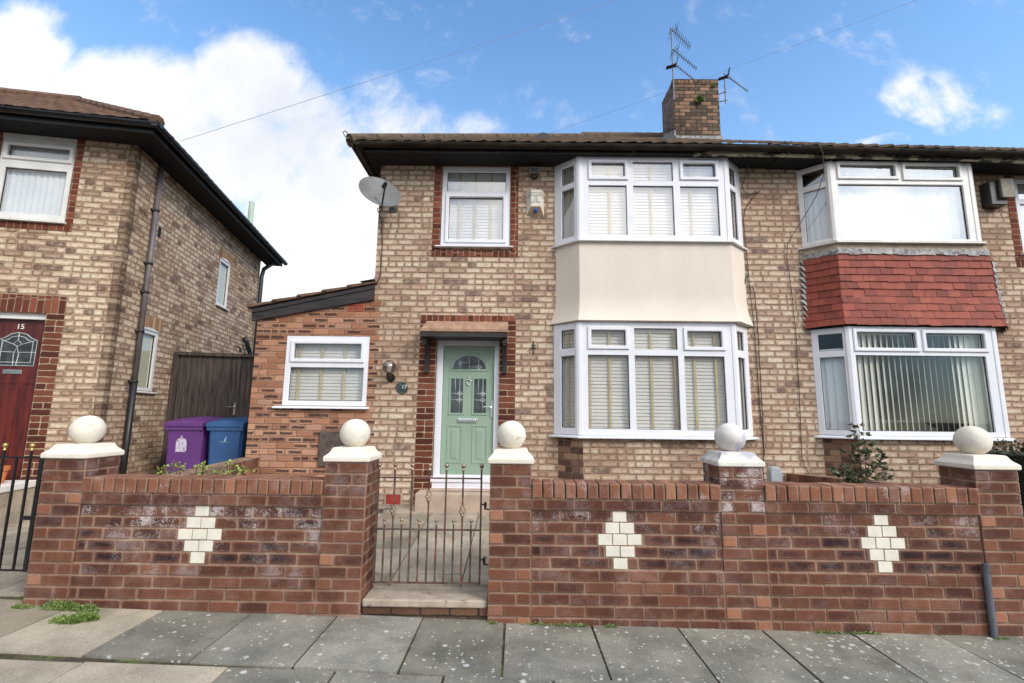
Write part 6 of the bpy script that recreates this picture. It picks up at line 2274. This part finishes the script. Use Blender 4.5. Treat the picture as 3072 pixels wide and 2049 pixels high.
weed('weed', 'low weeds at the wall foot below the right diamond', [(2.62, -2.825, .16, .014), (2.45, -2.825, .08, .01), (2.8, -2.825, .08, .01)], 420, .014, .025, M_LEAFG, WG)
weed('weed', 'tiny weed at the foot of the grey conduit on the wall', [(3.78, -2.85, .06, .015)], 90, .014, .02, M_LEAFG, WG)


def chim_weed(label, c, r, n_):
    mb = MB()
    for i in range(n_):
        a = rng.uniform(0, 6.28)
        d = Vector((math.cos(a), -0.55 - rng.random() * .5, math.sin(a) * .8 + .35)).normalized()
        L_ = r * rng.uniform(.4, 1.0)
        leaf(mb, Vector(c) + d * L_ * rng.uniform(.0, .75), d + Vector((rng.uniform(-.5, .5), 0, rng.uniform(-.5, .5))), r * rng.uniform(.22, .42), (rng.random(), 0, 0))
    tag(mb.build('fern', M_LEAFG), label, 'plant', 'plants growing on the chimney')


chim_weed('green fern growing from the middle of the chimney face', (3.93, 2.70, 6.76), 0.17, 150)
chim_weed('mossy plant under the top right corner of the chimney', (4.25, 2.70, 7.10), 0.10, 70)

# grey conduit against the wall, doorstep pot, sofa
mb = MB()
mb.tube([(3.755, -2.823, -1.675), (3.756, -2.823, -1.128)], 0.024, 12)
mb.box(3.735, 3.777, -2.830, -2.802, -1.22, -1.205)
mb.box(3.735, 3.777, -2.830, -2.802, -1.43, -1.415)
tag(mb.build('conduit', M_CONDUIT, None, smooth=False), 'short grey conduit standing against the wall foot beside the rightmost pier', 'pipe')

mb = MB()
mb.box(-1.95, -0.62, -0.62, -0.012, -1.60, -0.99, 1)
mb.box(-1.97, -0.60, -0.64, -0.012, -0.989, -0.905, 0)
mb.build('door_step', [M_WHITEP, M_CONC], H15, HM, bevel=0.012, seg=2)
pc = HM @ Vector((-0.83, -0.36, 0))
PT = thing('plant_pot', 'terracotta plant pot with dry stems on the white doorstep at far left', 'plant pot', (pc.x, pc.y, -0.905))
mb = MB()
z0 = -0.904
mb.lathe([(0.072, z0), (0.098, z0 + .155), (0.112, z0 + .156), (0.115, z0 + .205), (0.103, z0 + .206), (0.098, z0 + .17)], (pc.x, pc.y, 0), 24)
mb.build('pot', M_TERRA, PT)
mb = MB()
for i in range(14):
    a = rng.uniform(0, 6.28)
    r2 = rng.uniform(.03, .12)
    mb.tube([(pc.x, pc.y, z0 + .16), (pc.x + r2 * .5 * math.cos(a), pc.y + r2 * .5 * math.sin(a), z0 + .26), (pc.x + r2 * math.cos(a), pc.y + r2 * math.sin(a), z0 + .30 + rng.random() * .1)], 0.003, 4)
mb.build('dry_stems', M_STEM, PT)
pc2 = HM @ Vector((-1.10, -0.34, 0))
PT2 = thing('plant_pot', 'white plant pot on the doorstep left of the terracotta pot', 'plant pot', (pc2.x, pc2.y, -0.905))
mb = MB()
mb.lathe([(0.09, z0), (0.12, z0 + .17), (0.13, z0 + .171), (0.132, z0 + .22), (0.118, z0 + .221), (0.11, z0 + .18)], (pc2.x, pc2.y, 0), 24)
mb.build('pot', M_WHITEP, PT2)
mb = MB()
mb.lathe([(0.108, z0 + .185), (0.05, z0 + .195), (0.002, z0 + .20)], (pc2.x, pc2.y, 0), 16)
mb.build('potting_soil', M_SOIL, PT2)

SF = thing('sofa', 'cream sofa back glimpsed through the lower right bay window', 'sofa', (5.75, 0.62, -1.2))
mb = MB()
pr = [(4.95, -0.30), (5.0, -0.14), (5.2, -0.045), (5.5, -0.015), (5.9, -0.015), (6.2, -0.05), (6.38, -0.14), (6.42, -0.30)]
mb.hexa([(x, 0.50, z) for x, z in pr], [(x, 0.72, z) for x, z in pr])
mb.build('backrest', M_SOFA, SF, bevel=0.04, seg=3)
mb = MB()
mb.box(4.95, 6.42, 0.50, 1.35, -1.18, -0.305)
mb.build('seat_base', M_SOFA, SF, bevel=0.03)
